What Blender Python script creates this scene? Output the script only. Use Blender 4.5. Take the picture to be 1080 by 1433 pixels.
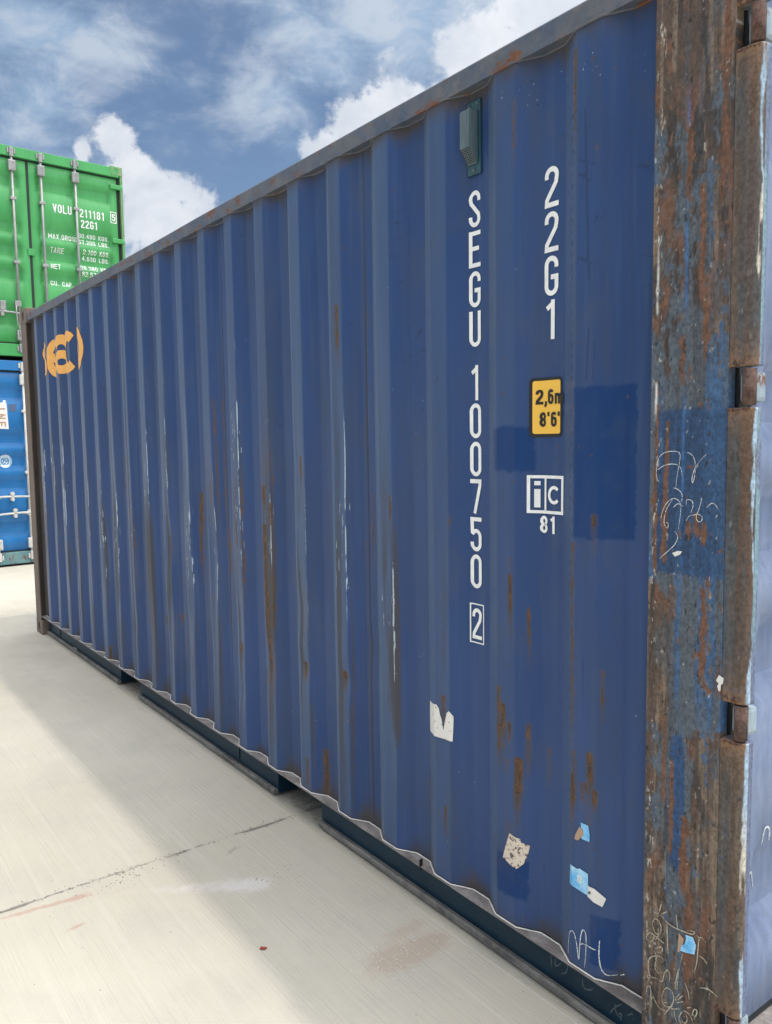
import bpy, bmesh, math, random
import numpy as np
from mathutils import Vector, Matrix

for o in list(bpy.data.objects):
    bpy.data.objects.remove(o)
scene = bpy.context.scene
COL = scene.collection
R = math.radians
random.seed(7)

# ------------------------------------------------------------------ camera
CAM = Vector((6.9626, -1.5557, 1.5277))
yaw, pitch, roll = 0.6359, -0.0896, -0.01455
fwd = Vector((-math.cos(yaw) * math.cos(pitch), math.sin(yaw) * math.cos(pitch), math.sin(pitch)))
rgt = fwd.cross(Vector((0, 0, 1))).normalized()
upv = rgt.cross(fwd)
r2 = rgt * math.cos(roll) + upv * math.sin(roll)
u2 = upv * math.cos(roll) - rgt * math.sin(roll)
cam_data = bpy.data.cameras.new('camera')
cam = bpy.data.objects.new('camera', cam_data)
COL.objects.link(cam)
m = Matrix((r2, u2, -fwd)).transposed().to_4x4()
m.translation = CAM
cam.matrix_world = m
cam_data.sensor_fit = 'VERTICAL'
cam_data.sensor_height = 36.0
cam_data.lens = 28.385
cam_data.clip_start = 0.05
cam_data.clip_end = 3000
scene.camera = cam
scene.render.resolution_x, scene.render.resolution_y = 772, 1024

# ------------------------------------------------------------------ light
SUN = Vector((0.31, 0.215, 1.0)).normalized()          # towards the sun
SUN_EL = math.asin(SUN.z)
SUN_AZ = math.atan2(SUN.x, SUN.y)
sun_data = bpy.data.lights.new('sun', 'SUN')
sun_data.energy = 2.0
sun_data.angle = R(1.7)
sun_data.color = (1.0, 0.955, 0.885)
sun = bpy.data.objects.new('sun', sun_data)
COL.objects.link(sun)
sun.rotation_euler = (-SUN).to_track_quat('-Z', 'Y').to_euler()
sun.location = (3, 3, 12)

scene.view_settings.view_transform = 'Standard'
scene.view_settings.look = 'None'
scene.view_settings.gamma = 1.0
scene.view_settings.use_curve_mapping = False
scene.view_settings.exposure = -0.42


class NT:
    """small helper to write node trees"""
    def __init__(self, tree):
        self.t = tree
        self.n = tree.nodes
        self.l = tree.links

    def put(self, sock, v):
        if v is None:
            return
        if hasattr(v, 'is_output'):
            self.l.new(v, sock)
        else:
            sock.default_value = v

    def math(self, op, a, b=None, c=None, clamp=False):
        n = self.n.new('ShaderNodeMath')
        n.operation = op
        n.use_clamp = clamp
        self.put(n.inputs[0], a)
        self.put(n.inputs[1], b)
        self.put(n.inputs[2], c)
        return n.outputs[0]

    def vmath(self, op, a, b=None):
        n = self.n.new('ShaderNodeVectorMath')
        n.operation = op
        self.put(n.inputs[0], a)
        self.put(n.inputs[1], b)
        return n.outputs['Value'] if op in ('DISTANCE', 'LENGTH', 'DOT_PRODUCT') else n.outputs[0]

    def noise(self, vec, scale, detail=4, rough=0.55, dist=0.0):
        n = self.n.new('ShaderNodeTexNoise')
        self.put(n.inputs['Vector'], vec)
        n.inputs['Scale'].default_value = scale
        n.inputs['Detail'].default_value = detail
        n.inputs['Roughness'].default_value = rough
        n.inputs['Distortion'].default_value = dist
        return n.outputs[0]

    def mapping(self, vec, scale=(1, 1, 1), loc=(0, 0, 0), rot=(0, 0, 0)):
        n = self.n.new('ShaderNodeMapping')
        self.put(n.inputs['Vector'], vec)
        n.inputs['Scale'].default_value = scale
        n.inputs['Location'].default_value = loc
        n.inputs['Rotation'].default_value = rot
        return n.outputs[0]

    def ramp(self, v, lo, hi, a=0.0, b=1.0):
        n = self.n.new('ShaderNodeMapRange')
        n.interpolation_type = 'SMOOTHSTEP'
        self.put(n.inputs[0], v)
        n.inputs[1].default_value = lo
        n.inputs[2].default_value = hi
        n.inputs[3].default_value = a
        n.inputs[4].default_value = b
        return n.outputs[0]

    def mix(self, f, a, b, blend='MIX'):
        n = self.n.new('ShaderNodeMix')
        n.data_type = 'RGBA'
        n.blend_type = blend
        self.put(n.inputs[0], f)
        self.put(n.inputs[6], a if not isinstance(a, tuple) else (*a[:3], 1))
        self.put(n.inputs[7], b if not isinstance(b, tuple) else (*b[:3], 1))
        return n.outputs[2]

    def attr(self, name):
        n = self.n.new('ShaderNodeAttribute')
        n.attribute_name = name
        return n

    def obj(self):
        return self.n.new('ShaderNodeTexCoord').outputs['Object']

    def bump(self, h, strength=0.3, dist=0.01):
        n = self.n.new('ShaderNodeBump')
        n.inputs['Strength'].default_value = strength
        n.inputs['Distance'].default_value = dist
        self.put(n.inputs['Height'], h)
        return n.outputs[0]


# ------------------------------------------------------------------ sky
world = bpy.data.worlds.new('World')
scene.world = world
world.use_nodes = True
w = NT(world.node_tree)
w.n.clear()
out = w.n.new('ShaderNodeOutputWorld')
bg = w.n.new('ShaderNodeBackground')
skyn = w.n.new('ShaderNodeTexSky')
skyn.sky_type = 'NISHITA'
skyn.sun_disc = False
skyn.sun_elevation = SUN_EL
skyn.sun_rotation = SUN_AZ
skyn.air_density = 1.0
skyn.dust_density = 0.8
skyn.ozone_density = 2.6
SKY_STRENGTH = 0.15
bg.inputs['Strength'].default_value = SKY_STRENGTH
direc = w.n.new('ShaderNodeTexCoord').outputs['Generated']
CLOUD_BLOBS = [(-0.8961,0.3051,0.3223,0.0267),(-0.8987,0.322,0.2977,0.0375),(-0.9,0.3531,0.2555,0.0625),(-0.9097,0.2755,0.3108,0.0167),(-0.8924,0.3831,0.2385,0.0458),(-0.7972,0.5105,0.3224,0.0292),(-0.7707,0.5368,0.3432,0.0417),(-0.7371,0.568,0.3661,0.0483),(-0.7102,0.6061,0.3582,0.05),(-0.6643,0.6248,0.4103,0.0517),(-0.6226,0.6553,0.4277,0.0708),(-0.5841,0.6778,0.4466,0.0792),(-0.5224,0.7111,0.4705,0.125)]
# heaped clouds: clustered puffs with a noisy rim
dens = None
for (bx, by, bz, br) in CLOUD_BLOBS:
    d = w.vmath('DISTANCE', direc, (bx, by, bz))
    d = w.math('MULTIPLY_ADD', d, -1.0 / br, 1.0)
    dens = d if dens is None else w.math('SMOOTH_MAX', dens, d, 0.3)
puff = w.noise(direc, 24.0, 7, 0.62, 0.25)
# more heaps all round the horizon, the same kind of sky everywhere
far_heap = w.noise(w.mapping(direc, (1, 1, 1.7), (3.1, 1.7, 0.4)), 3.2, 6, 0.55)
heap2 = w.ramp(far_heap, 0.46, 0.60)
puffed = w.math('ADD', w.math('MULTIPLY_ADD', puff, 2.3, -1.15), dens)
heap = w.ramp(puffed, 0.0, 0.42)
# keep the free heaps out of the part of the sky the blobs describe
near = w.vmath('DISTANCE', direc, (-0.80, 0.45, 0.36))
free = w.ramp(near, 0.35, 0.6)
heap = w.math('MAXIMUM', heap, w.math('MULTIPLY', heap2, free))
# thin veil
VEIL_BLOBS = [(-0.8096, 0.449, 0.3782, 0.0458), (-0.7666, 0.4802, 0.4259, 0.0667), (-0.6943, 0.5715, 0.4375, 0.075), (-0.8636, 0.2472, 0.4395, 0.1083), (-0.9046, 0.2349, 0.3557, 0.05)]
veil_n = w.noise(w.mapping(direc, (1, 1, 2.4), (0.9, 0.2, 0.0)), 4.2, 7, 0.58, 0.35)
veil_d = w.noise(w.mapping(direc, (1, 1, 1.6), (2.3, 0.7, 0.0)), 13.0, 6, 0.6, 0.4)
veil = w.math('ADD', w.math('MULTIPLY', veil_n, 0.68), w.math('MULTIPLY', veil_d, 0.32))
soft = None
for (bx, by, bz, br) in VEIL_BLOBS:
    d = w.vmath('DISTANCE', direc, (bx, by, bz))
    d = w.math('MAXIMUM', w.math('MULTIPLY_ADD', d, -1.0 / (br * 1.5), 1.0), 0.0)
    soft = d if soft is None else w.math('SMOOTH_MAX', soft, d, 0.3)
veil = w.math('MULTIPLY_ADD', soft, 0.12, veil)
veil = w.ramp(veil, 0.43, 0.66, 0.0, 0.85)
shade = w.noise(w.mapping(direc, (1, 1, 1.5)), 9.0, 6, 0.6, 0.3)
k = 1.0 / SKY_STRENGTH
cl = w.mix(w.ramp(shade, 0.34, 0.66), (0.86 * k, 0.94 * k, 1.06 * k), (1.16 * k, 1.20 * k, 1.27 * k))
vl = w.mix(w.ramp(veil_d, 0.38, 0.64), (0.48 * k, 0.67 * k, 0.92 * k), (0.78 * k, 0.89 * k, 1.04 * k))
# the veil scatters forward: unseen glow round the sun, raised to fill shade
toward = w.vmath('DOT_PRODUCT', direc, tuple(SUN))
glow = w.math('POWER', w.math('MAXIMUM', toward, 0.0), 4.0)
c = w.mix(veil, skyn.outputs[0], vl)
c = w.mix(w.math('MULTIPLY', heap, 0.93), c, cl)
c = w.mix(1.0, c, w.mix(glow, (0, 0, 0), (6.4 * k, 6.3 * k, 6.0 * k)), 'ADD')
w.put(bg.inputs['Color'], c)
w.l.new(bg.outputs[0], out.inputs[0])

# ------------------------------------------------------------------ object helpers
def obj(name, me, mat=None, parent=None, **props):
    o = bpy.data.objects.new(name, me)
    COL.objects.link(o)
    if mat is not None and not me.materials:
        me.materials.append(mat)
    if parent is not None:
        o.parent = parent
    for k_, v in props.items():
        o[k_] = v
    return o


def mesh(name, verts, faces, smooth=False):
    me = bpy.data.meshes.new(name)
    me.from_pydata([tuple(v) for v in verts], [], faces)
    if smooth:
        me.shade_smooth()
    me.update()
    return me


def bm_mesh(name, bm, smooth=False):
    me = bpy.data.meshes.new(name)
    bmesh.ops.recalc_face_normals(bm, faces=bm.faces)
    bm.to_mesh(me)
    bm.free()
    if smooth:
        me.shade_smooth()
    return me


def grid_mesh(name, P, smooth=True):
    """P: (rows, cols, 3) numpy -> mesh"""
    nr, nc = P.shape[:2]
    me = bpy.data.meshes.new(name)
    me.vertices.add(nr * nc)
    me.vertices.foreach_set('co', P.reshape(-1).astype(np.float32))
    i = np.arange(nr * nc).reshape(nr, nc)
    q = np.stack([i[:-1, :-1], i[:-1, 1:], i[1:, 1:], i[1:, :-1]], -1).reshape(-1, 4)
    nf = len(q)
    me.loops.add(nf * 4)
    me.loops.foreach_set('vertex_index', q.reshape(-1).astype(np.int32))
    me.polygons.add(nf)
    me.polygons.foreach_set('loop_start', np.arange(0, nf * 4, 4, dtype=np.int32))
    me.update(calc_edges=True)
    if smooth:
        me.shade_smooth()
    return me


def set_attr(me, name, arr):
    a = me.attributes.new(name, 'FLOAT', 'POINT')
    a.data.foreach_set('value', np.ascontiguousarray(arr.reshape(-1), dtype=np.float32))


def set_col(me, name, arr):
    a = me.attributes.new(name, 'FLOAT_COLOR', 'POINT')
    c_ = np.concatenate([arr.reshape(-1, 3), np.ones((arr.reshape(-1, 3).shape[0], 1))], 1)
    a.data.foreach_set('color', np.ascontiguousarray(c_.reshape(-1), dtype=np.float32))


def add_box(bm, x0, x1, y0, y1, z0, z1, bevel=0.0, seg=2):
    vs = [bm.verts.new(p) for p in ((x0, y0, z0), (x1, y0, z0), (x1, y1, z0), (x0, y1, z0),
                                    (x0, y0, z1), (x1, y0, z1), (x1, y1, z1), (x0, y1, z1))]
    fs = [bm.faces.new([vs[i] for i in f]) for f in
          ((3, 2, 1, 0), (4, 5, 6, 7), (0, 1, 5, 4), (1, 2, 6, 5), (2, 3, 7, 6), (3, 0, 4, 7))]
    if bevel:
        es = list({e for f in fs for e in f.edges})
        bmesh.ops.bevel(bm, geom=es, offset=bevel, segments=seg, profile=0.6, affect='EDGES')


def box_obj(name, dims, mat, parent, bevel=0.004, **p):
    bm = bmesh.new()
    add_box(bm, *dims, bevel=bevel)
    return obj(name, bm_mesh(name, bm), mat, parent, **p)


def add_tube(bm, pts, r, seg=10, cap=True):
    """tube along points"""
    pts = [Vector(p) for p in pts]
    rings = []
    n = len(pts)
    for i, p in enumerate(pts):
        t = (pts[min(i + 1, n - 1)] - pts[max(i - 1, 0)]).normalized()
        a = t.cross(Vector((0.13, 0.31, 0.94)) if abs(t.z) < 0.9 else Vector((1, 0, 0))).normalized()
        b = t.cross(a)
        rr = r[i] if isinstance(r, (list, tuple)) else r
        rings.append([bm.verts.new(p + (a * math.cos(2 * math.pi * j / seg) + b * math.sin(2 * math.pi * j / seg)) * rr)
                      for j in range(seg)])
    for i in range(n - 1):
        for j in range(seg):
            f = bm.faces.new((rings[i][j], rings[i][(j + 1) % seg], rings[i + 1][(j + 1) % seg], rings[i + 1][j]))
            f.smooth = True
    if cap:
        bm.faces.new(rings[0][::-1])
        bm.faces.new(rings[-1])


def extrude_poly(bm, poly, x0, x1, fn=None, n=1):
    """closed (y,z) polygon swept along x; fn(x, i)->(dy,dz)"""
    rings = []
    for s in range(n + 1):
        x = x0 + (x1 - x0) * s / n
        ring = []
        for i, (y, z) in enumerate(poly):
            dy, dz = fn(x, i) if fn else (0, 0)
            ring.append(bm.verts.new((x, y + dy, z + dz)))
        rings.append(ring)
    m_ = len(poly)
    for s in range(n):
        for j in range(m_):
            bm.faces.new((rings[s][j], rings[s][(j + 1) % m_], rings[s + 1][(j + 1) % m_], rings[s + 1][j]))
    bm.faces.new(rings[0][::-1])
    bm.faces.new(rings[-1])


# ------------------------------------------------------------------ numpy noise
_rng = np.random.RandomState(11)
_TAB = _rng.rand(512, 512)


def vnoise(x, y, seed=0):
    x = np.asarray(x, float) + seed * 17.31
    y = np.asarray(y, float) + seed * 9.77
    xi = np.floor(x).astype(int)
    yi = np.floor(y).astype(int)
    fx = x - xi
    fy = y - yi
    fx = fx * fx * (3 - 2 * fx)
    fy = fy * fy * (3 - 2 * fy)
    a = _TAB[xi % 512, yi % 512]
    b = _TAB[(xi + 1) % 512, yi % 512]
    c_ = _TAB[xi % 512, (yi + 1) % 512]
    d_ = _TAB[(xi + 1) % 512, (yi + 1) % 512]
    return (a * (1 - fx) + b * fx) * (1 - fy) + (c_ * (1 - fx) + d_ * fx) * fy


def fbm(x, y, seed=0, oct_=4, gain=0.55):
    s = 0.0
    amp = 1.0
    tot = 0.0
    for i in range(oct_):
        s = s + amp * vnoise(x * 2 ** i, y * 2 ** i, seed + i * 3)
        tot += amp
        amp *= gain
    return s / tot


def sstep(v, a, b):
    t = np.clip((v - a) / (b - a), 0, 1)
    return t * t * (3 - 2 * t)


# ------------------------------------------------------------------ materials
def new_mat(name):
    mt = bpy.data.materials.new(name)
    mt.use_nodes = True
    t = NT(mt.node_tree)
    t.n.clear()
    o = t.n.new('ShaderNodeOutputMaterial')
    p = t.n.new('ShaderNodeBsdfPrincipled')
    t.l.new(p.outputs[0], o.inputs[0])
    return mt, t, p


def wear_mat(name, base, base2, scale=6.0, stretch=(1, 1, 0.25), rough=0.45, rust=0.0, dust=0.0,
             dust_col=(0.32, 0.29, 0.25), metal=0.0, fine=0.15, bump=0.15, spec=0.5, rust_stretch=(1, 1, 0.4)):
    """painted or bare steel with tone drift, rust and dust"""
    mt, t, p = new_mat(name)
    v = t.obj()
    n1 = t.noise(t.mapping(v, stretch), scale, 6, 0.6)
    n2 = t.noise(t.mapping(v, stretch, (3.3, 1.2, 0.7)), scale * 9, 5, 0.6)
    c_ = t.mix(t.ramp(n1, 0.32, 0.68), base, base2)
    f = t.math('MULTIPLY_ADD', t.ramp(n2, 0.25, 0.75), 2 * fine, 1 - fine)
    hsv = t.n.new('ShaderNodeHueSaturation')
    t.put(hsv.inputs['Value'], f)
    t.put(hsv.inputs['Color'], c_)
    c_ = hsv.outputs[0]
    ro = rough
    if dust > 0:
        n3 = t.noise(t.mapping(v, (1, 1, 1), (9, 2, 4)), scale * 2.2, 7, 0.65)
        c_ = t.mix(t.math('MULTIPLY', t.ramp(n3, 0.35, 0.7), dust), c_, dust_col)
    if rust > 0:
        n4 = t.noise(t.mapping(v, rust_stretch, (5, 7, 1)), scale * 2.5, 8, 0.7)
        n5 = t.noise(t.mapping(v, (1, 1, 1)), scale * 14, 5, 0.6)
        rc = t.mix(n5, (0.055, 0.03, 0.02), (0.26, 0.10, 0.04))
        th = 0.78 - 0.5 * rust
        rm = t.ramp(n4, th, th + 0.09)
        c_ = t.mix(rm, c_, rc)
        ro = t.math('MULTIPLY_ADD', rm, 0.85 - rough, rough)
    t.put(p.inputs['Base Color'], c_)
    t.put(p.inputs['Roughness'], ro)
    p.inputs['Metallic'].default_value = metal
    p.inputs['Specular IOR Level'].default_value = spec
    if bump:
        t.put(p.inputs['Normal'], t.bump(n2, bump, 0.004))
    return mt


def flat_mat(name, col, rough=0.5, var=0.12, scale=30.0, spec=0.4):
    mt, t, p = new_mat(name)
    v = t.obj()
    n = t.noise(v, scale, 5, 0.6)
    hsv = t.n.new('ShaderNodeHueSaturation')
    t.put(hsv.inputs['Value'], t.math('MULTIPLY_ADD', n, 2 * var, 1 - var))
    hsv.inputs['Color'].default_value = (*col, 1)
    t.put(p.inputs['Base Color'], hsv.outputs[0])
    p.inputs['Roughness'].default_value = rough
    p.inputs['Specular IOR Level'].default_value = spec
    return mt


def side_paint():
    """blue side sheet: reads wear and painted sheen amounts stored on the mesh, breaks them up with fine noise"""
    mt, t, p = new_mat('blue_side_paint')
    v = t.obj()
    big = t.noise(t.mapping(v, (1, 1, 0.45)), 2.3, 5, 0.55)
    streak = t.noise(t.mapping(v, (1, 1, 0.05), (1, 4, 2)), 34.0, 5, 0.6)
    grit = t.noise(v, 120.0, 5, 0.65)
    speck = t.noise(t.mapping(v, (1, 1, 0.8), (7, 3, 1)), 420.0, 3, 0.6)
    base = t.mix(t.ramp(big, 0.3, 0.7), (0.020, 0.053, 0.158), (0.030, 0.067, 0.184))
    base = t.mix(t.math('MULTIPLY', t.ramp(streak, 0.45, 0.75), 0.45), base, (0.052, 0.092, 0.185))
    band = t.noise(t.mapping(v, (1, 1, 0.10), (6, 2, 7)), 8.0, 5, 0.62)
    base = t.mix(t.math('MULTIPLY', t.ramp(band, 0.48, 0.68), 0.45), base, (0.040, 0.056, 0.092))
    base = t.mix(t.math('MULTIPLY', t.attr('fade').outputs['Fac'], 0.50), base, (0.085, 0.140, 0.220))  # grazing sky sheen mixed into the paint colour
    patch = t.attr('patch').outputs['Fac']
    roller = t.noise(t.mapping(v, (1, 1, 0.12), (3, 1, 1)), 60.0, 4, 0.6)
    base = t.mix(t.math('MULTIPLY', patch, t.math('MULTIPLY_ADD', roller, 0.35, 0.76)), base, (0.001, 0.034, 0.140))
    blot = t.noise(t.mapping(v, (1, 1, 0.7), (4, 4, 9)), 5.5, 7, 0.68)
    base = t.mix(t.math('MULTIPLY', t.ramp(blot, 0.50, 0.72), 0.40), base, (0.055, 0.075, 0.115))
    # grime
    dirt = t.math('ADD', t.attr('dirt').outputs['Fac'], t.math('MULTIPLY_ADD', grit, 0.5, -0.25))
    dm = t.ramp(dirt, 0.30, 0.85)
    base = t.mix(t.math('MULTIPLY', dm, 0.86), base, t.mix(grit, (0.032, 0.030, 0.027), (0.105, 0.088, 0.068)))
    scuff = t.math('ADD', t.attr('scuff').outputs['Fac'], t.math('MULTIPLY_ADD', grit, 0.6, -0.3))
    base = t.mix(t.math('MULTIPLY', t.ramp(scuff, 0.35, 0.8), 0.55), base, (0.016, 0.030, 0.075))
    # pale scratches down to primer
    chip = t.math('ADD', t.attr('chip').outputs['Fac'], t.math('MULTIPLY_ADD', speck, 0.9, -0.45))
    cm = t.ramp(chip, 0.42, 0.62)
    base = t.mix(t.math('MULTIPLY', cm, 0.9), base, t.mix(grit, (0.24, 0.36, 0.48), (0.62, 0.68, 0.72)))
    # rust
    mid = t.noise(t.mapping(v, (1, 1, 0.35), (2, 8, 5)), 75.0, 6, 0.68)
    ra = t.attr('rust').outputs['Fac']
    film = t.ramp(t.math('ADD', ra, t.math('MULTIPLY_ADD', mid, 0.5, -0.25)), 0.12, 0.75)
    base = t.mix(t.math('MULTIPLY', film, 0.38), base, (0.105, 0.080, 0.058))
    ru = t.math('ADD', ra, t.math('ADD', t.math('MULTIPLY_ADD', grit, 0.6, -0.3), t.math('MULTIPLY_ADD', mid, 1.3, -0.65)))
    rm = t.ramp(ru, 0.50, 0.82)
    rc = t.mix(t.ramp(t.math('MULTIPLY_ADD', mid, 0.5, t.math('MULTIPLY', speck, 0.5)), 0.40, 0.62), (0.030, 0.022, 0.018), (0.165, 0.085, 0.045))
    base = t.mix(t.math('MULTIPLY', rm, 0.92), base, rc)
    t.put(p.inputs['Base Color'], base)
    ro = t.math('MULTIPLY_ADD', grit, 0.16, 0.34)
    ro = t.math('ADD', ro, t.math('MULTIPLY', t.math('MAXIMUM', rm, dm), 0.35), clamp=True)
    t.put(p.inputs['Roughness'], ro)
    p.inputs['Specular IOR Level'].default_value = 0.24
    p.inputs['Sheen Weight'].default_value = 0.12
    p.inputs['Sheen Roughness'].default_value = 0.35
    p.inputs['Sheen Tint'].default_value = (0.75, 0.88, 1.0, 1)
    h = t.math('ADD', t.math('MULTIPLY', grit, 0.35), t.math('MULTIPLY', t.math('MULTIPLY', rm, speck), 1.5))
    t.put(p.inputs['Normal'], t.bump(h, 0.12, 0.003))
    return mt


def post_paint():
    """rust eaten corner post: colour map stored on the mesh, fine relief here"""
    mt, t, p = new_mat('rusted_post_paint')
    v = t.obj()
    g = t.noise(t.mapping(v, (1, 1, 0.75)), 130.0, 7, 0.70)
    g2 = t.noise(t.mapping(v, (1, 1, 0.7)), 520.0, 3, 0.6)
    hsv = t.n.new('ShaderNodeHueSaturation')
    t.put(hsv.inputs['Value'], t.math('MULTIPLY_ADD', t.ramp(g, 0.28, 0.72), 0.80, 0.58))
    t.put(hsv.inputs['Color'], t.attr('paint').outputs['Color'])
    c_ = t.mix(t.math('MULTIPLY', t.ramp(g2, 0.68, 0.76), 0.3), hsv.outputs[0], (0.26, 0.23, 0.19))
    c_ = t.mix(t.math('MULTIPLY', t.ramp(g2, 0.36, 0.28), 0.6), c_, (0.018, 0.014, 0.012))
    t.put(p.inputs['Base Color'], c_)
    p.inputs['Roughness'].default_value = 0.62
    p.inputs['Specular IOR Level'].default_value = 0.35
    h = t.math('ADD', g, t.math('MULTIPLY', g2, 0.4))
    t.put(p.inputs['Normal'], t.bump(h, 0.5, 0.004))
    return mt


M = {}
M['side'] = side_paint()
M['post'] = post_paint()
M['blue'] = wear_mat('blue_sheet_paint', (0.030, 0.060, 0.175), (0.045, 0.085, 0.21), 3, rough=0.42, rust=0.2)
M['navy'] = wear_mat('dark_navy_rail_paint', (0.004, 0.024, 0.046), (0.010, 0.036, 0.060), 5, (0.5, 1, 1), rough=0.5, dust=0.14, dust_col=(0.05, 0.06, 0.065), spec=0.25)
M['ledge'] = wear_mat('dusty_ledge', (0.15, 0.135, 0.13), (0.29, 0.265, 0.255), 22, (0.5, 1, 1), rough=0.8, dust=0.3, dust_col=(0.10, 0.085, 0.07), rust=0.25, spec=0.2)
M['lip'] = wear_mat('dusty_dark_lip', (0.085, 0.085, 0.085), (0.20, 0.195, 0.185), 14, (0.4, 1, 1), rough=0.8, dust=0.4, spec=0.2)
M['toprail'] = wear_mat('worn_blue_top_rail', (0.048, 0.078, 0.130), (0.095, 0.108, 0.130), 7, (1, 1, 1), rough=0.55, rust=0.46, dust=0.5, dust_col=(0.16, 0.145, 0.14), rust_stretch=(0.5, 1, 1))
M['farpost'] = wear_mat('brown_post_paint', (0.11, 0.083, 0.066), (0.17, 0.13, 0.105), 9, rough=0.7, rust=0.3)
M['farpostin'] = wear_mat('dark_brown_return', (0.028, 0.024, 0.022), (0.045, 0.036, 0.03), 9, rough=0.85, rust=0.1)
M['seal'] = flat_mat('pale_sealant', (0.66, 0.64, 0.60), 0.6, 0.3, 60)
M['hole'] = flat_mat('black_hollow', (0.006, 0.006, 0.007), 0.9, 0.1)
M['white'] = wear_mat('white_lettering', (0.86, 0.87, 0.85), (0.78, 0.80, 0.80), 20, (1, 1, 1), rough=0.5, dust=0.22, dust_col=(0.42, 0.46, 0.50), fine=0.05, bump=0)
def chalk_mat(name, col, lo, hi):
    mt, t, p = new_mat(name)
    v = t.obj()
    n = t.noise(v, 420.0, 4, 0.7)
    n2 = t.noise(v, 60.0, 4, 0.6)
    p.inputs['Base Color'].default_value = (*col, 1)
    p.inputs['Roughness'].default_value = 0.9
    p.inputs['Specular IOR Level'].default_value = 0.1
    t.put(p.inputs['Alpha'], t.ramp(t.math('ADD', t.math('MULTIPLY', n, 0.6), t.math('MULTIPLY', n2, 0.4)), lo, hi))
    return mt


M['chalk'] = chalk_mat('white_chalk', (0.62, 0.66, 0.68), 0.36, 0.52)
M['chalkb'] = chalk_mat('yellowed_chalk', (0.46, 0.42, 0.34), 0.36, 0.52)
M['chalkf'] = flat_mat('faint_chalk', (0.10, 0.13, 0.15), 0.9, 0.3, 200)
M['yellow'] = flat_mat('yellow_sign_film', (0.84, 0.50, 0.07), 0.4, 0.06)
M['black'] = flat_mat('black_print', (0.012, 0.012, 0.014), 0.4, 0.1)
M['orange'] = flat_mat('orange_logo_film', (0.80, 0.41, 0.105), 0.5, 0.12, 25)
M['doorblue'] = wear_mat('pale_blue_door_paint', (0.125, 0.170, 0.290), (0.175, 0.225, 0.345), 5, rough=0.6, dust=0.3, dust_col=(0.27, 0.30, 0.38), spec=0.3)
M['framepale'] = wear_mat('chipped_pale_blue_frame', (0.22, 0.29, 0.52), (0.26, 0.44, 0.55), 8, rough=0.5, rust=0.1)
M['gasket'] = flat_mat('black_rubber_gasket', (0.022, 0.026, 0.030), 0.7, 0.2)
M['green'] = wear_mat('green_container_paint', (0.045, 0.30, 0.080), (0.062, 0.345, 0.100), 3, rough=0.42, rust=0.04, fine=0.05)
M['greenpale'] = wear_mat('pale_green_edge', (0.10, 0.30, 0.10), (0.20, 0.30, 0.16), 10, rough=0.6, rust=0.2)
M['skyblue'] = wear_mat('bright_blue_container_paint', (0.010, 0.135, 0.37), (0.018, 0.17, 0.43), 3, rough=0.4, fine=0.05)
M['bluesill'] = wear_mat('worn_teal_sill_paint', (0.07, 0.19, 0.23), (0.14, 0.25, 0.25), 9, (1, 1, 1), rough=0.6, rust=0.5)
M['galv'] = wear_mat('dull_galvanised_steel', (0.24, 0.25, 0.26), (0.34, 0.34, 0.33), 8, rough=0.5, metal=0.35, rust=0.12)
M['galvw'] = wear_mat('white_painted_steel', (0.46, 0.46, 0.44), (0.58, 0.58, 0.55), 8, rough=0.5, rust=0.22)
M['hingerust'] = wear_mat('pitted_rusty_steel', (0.060, 0.032, 0.028), (0.115, 0.058, 0.046), 38, (1, 1, 1), rough=0.85, rust=0.45, dust=0.5, dust_col=(0.24, 0.17, 0.135), fine=0.4, bump=1.0)
M['hingepale'] = wear_mat('pale_blue_hinge_paint', (0.20, 0.28, 0.35), (0.28, 0.37, 0.43), 12, rough=0.6, rust=0.45, dust=0.3)
M['vent'] = wear_mat('grey_vent_plastic', (0.075, 0.115, 0.135), (0.095, 0.135, 0.150), 10, rough=0.55, bump=0.05)
M['ventplate'] = wear_mat('teal_vent_plate', (0.018, 0.070, 0.095), (0.03, 0.09, 0.115), 10, rough=0.5)
M['paper'] = flat_mat('torn_white_paper', (0.70, 0.69, 0.66), 0.8, 0.12, 40)
M['cyan'] = wear_mat('light_blue_sticker', (0.10, 0.42, 0.78), (0.40, 0.68, 0.88), 30, (1, 1, 1), rough=0.45, bump=0)
M['tan'] = flat_mat('tan_paper', (0.42, 0.28, 0.19), 0.8, 0.2)
M['wood'] = flat_mat('plywood_floor', (0.12, 0.08, 0.05), 0.8, 0.2)
M['redpaint'] = flat_mat('red_flake', (0.30, 0.04, 0.03), 0.6, 0.2)


def scraped_paper(name, lo, hi, pc=(0.66, 0.57, 0.47)):
    mt, t, p = new_mat(name)
    v = t.obj()
    n = t.noise(t.mapping(v, (1, 1, 1)), 85.0, 6, 0.62, 0.5)
    n2 = t.noise(v, 200.0, 3)
    c_ = t.mix(t.ramp(n, lo, hi), pc, t.mix(n2, (0.05, 0.045, 0.05), (0.12, 0.09, 0.08)))
    t.put(p.inputs['Base Color'], c_)
    p.inputs['Roughness'].default_value = 0.8
    return mt


M['scraped'] = scraped_paper('scraped_white_paper', 0.52, 0.60)
M['torn'] = scraped_paper('torn_dirty_paper', 0.60, 0.68, (0.74, 0.72, 0.67))


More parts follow.
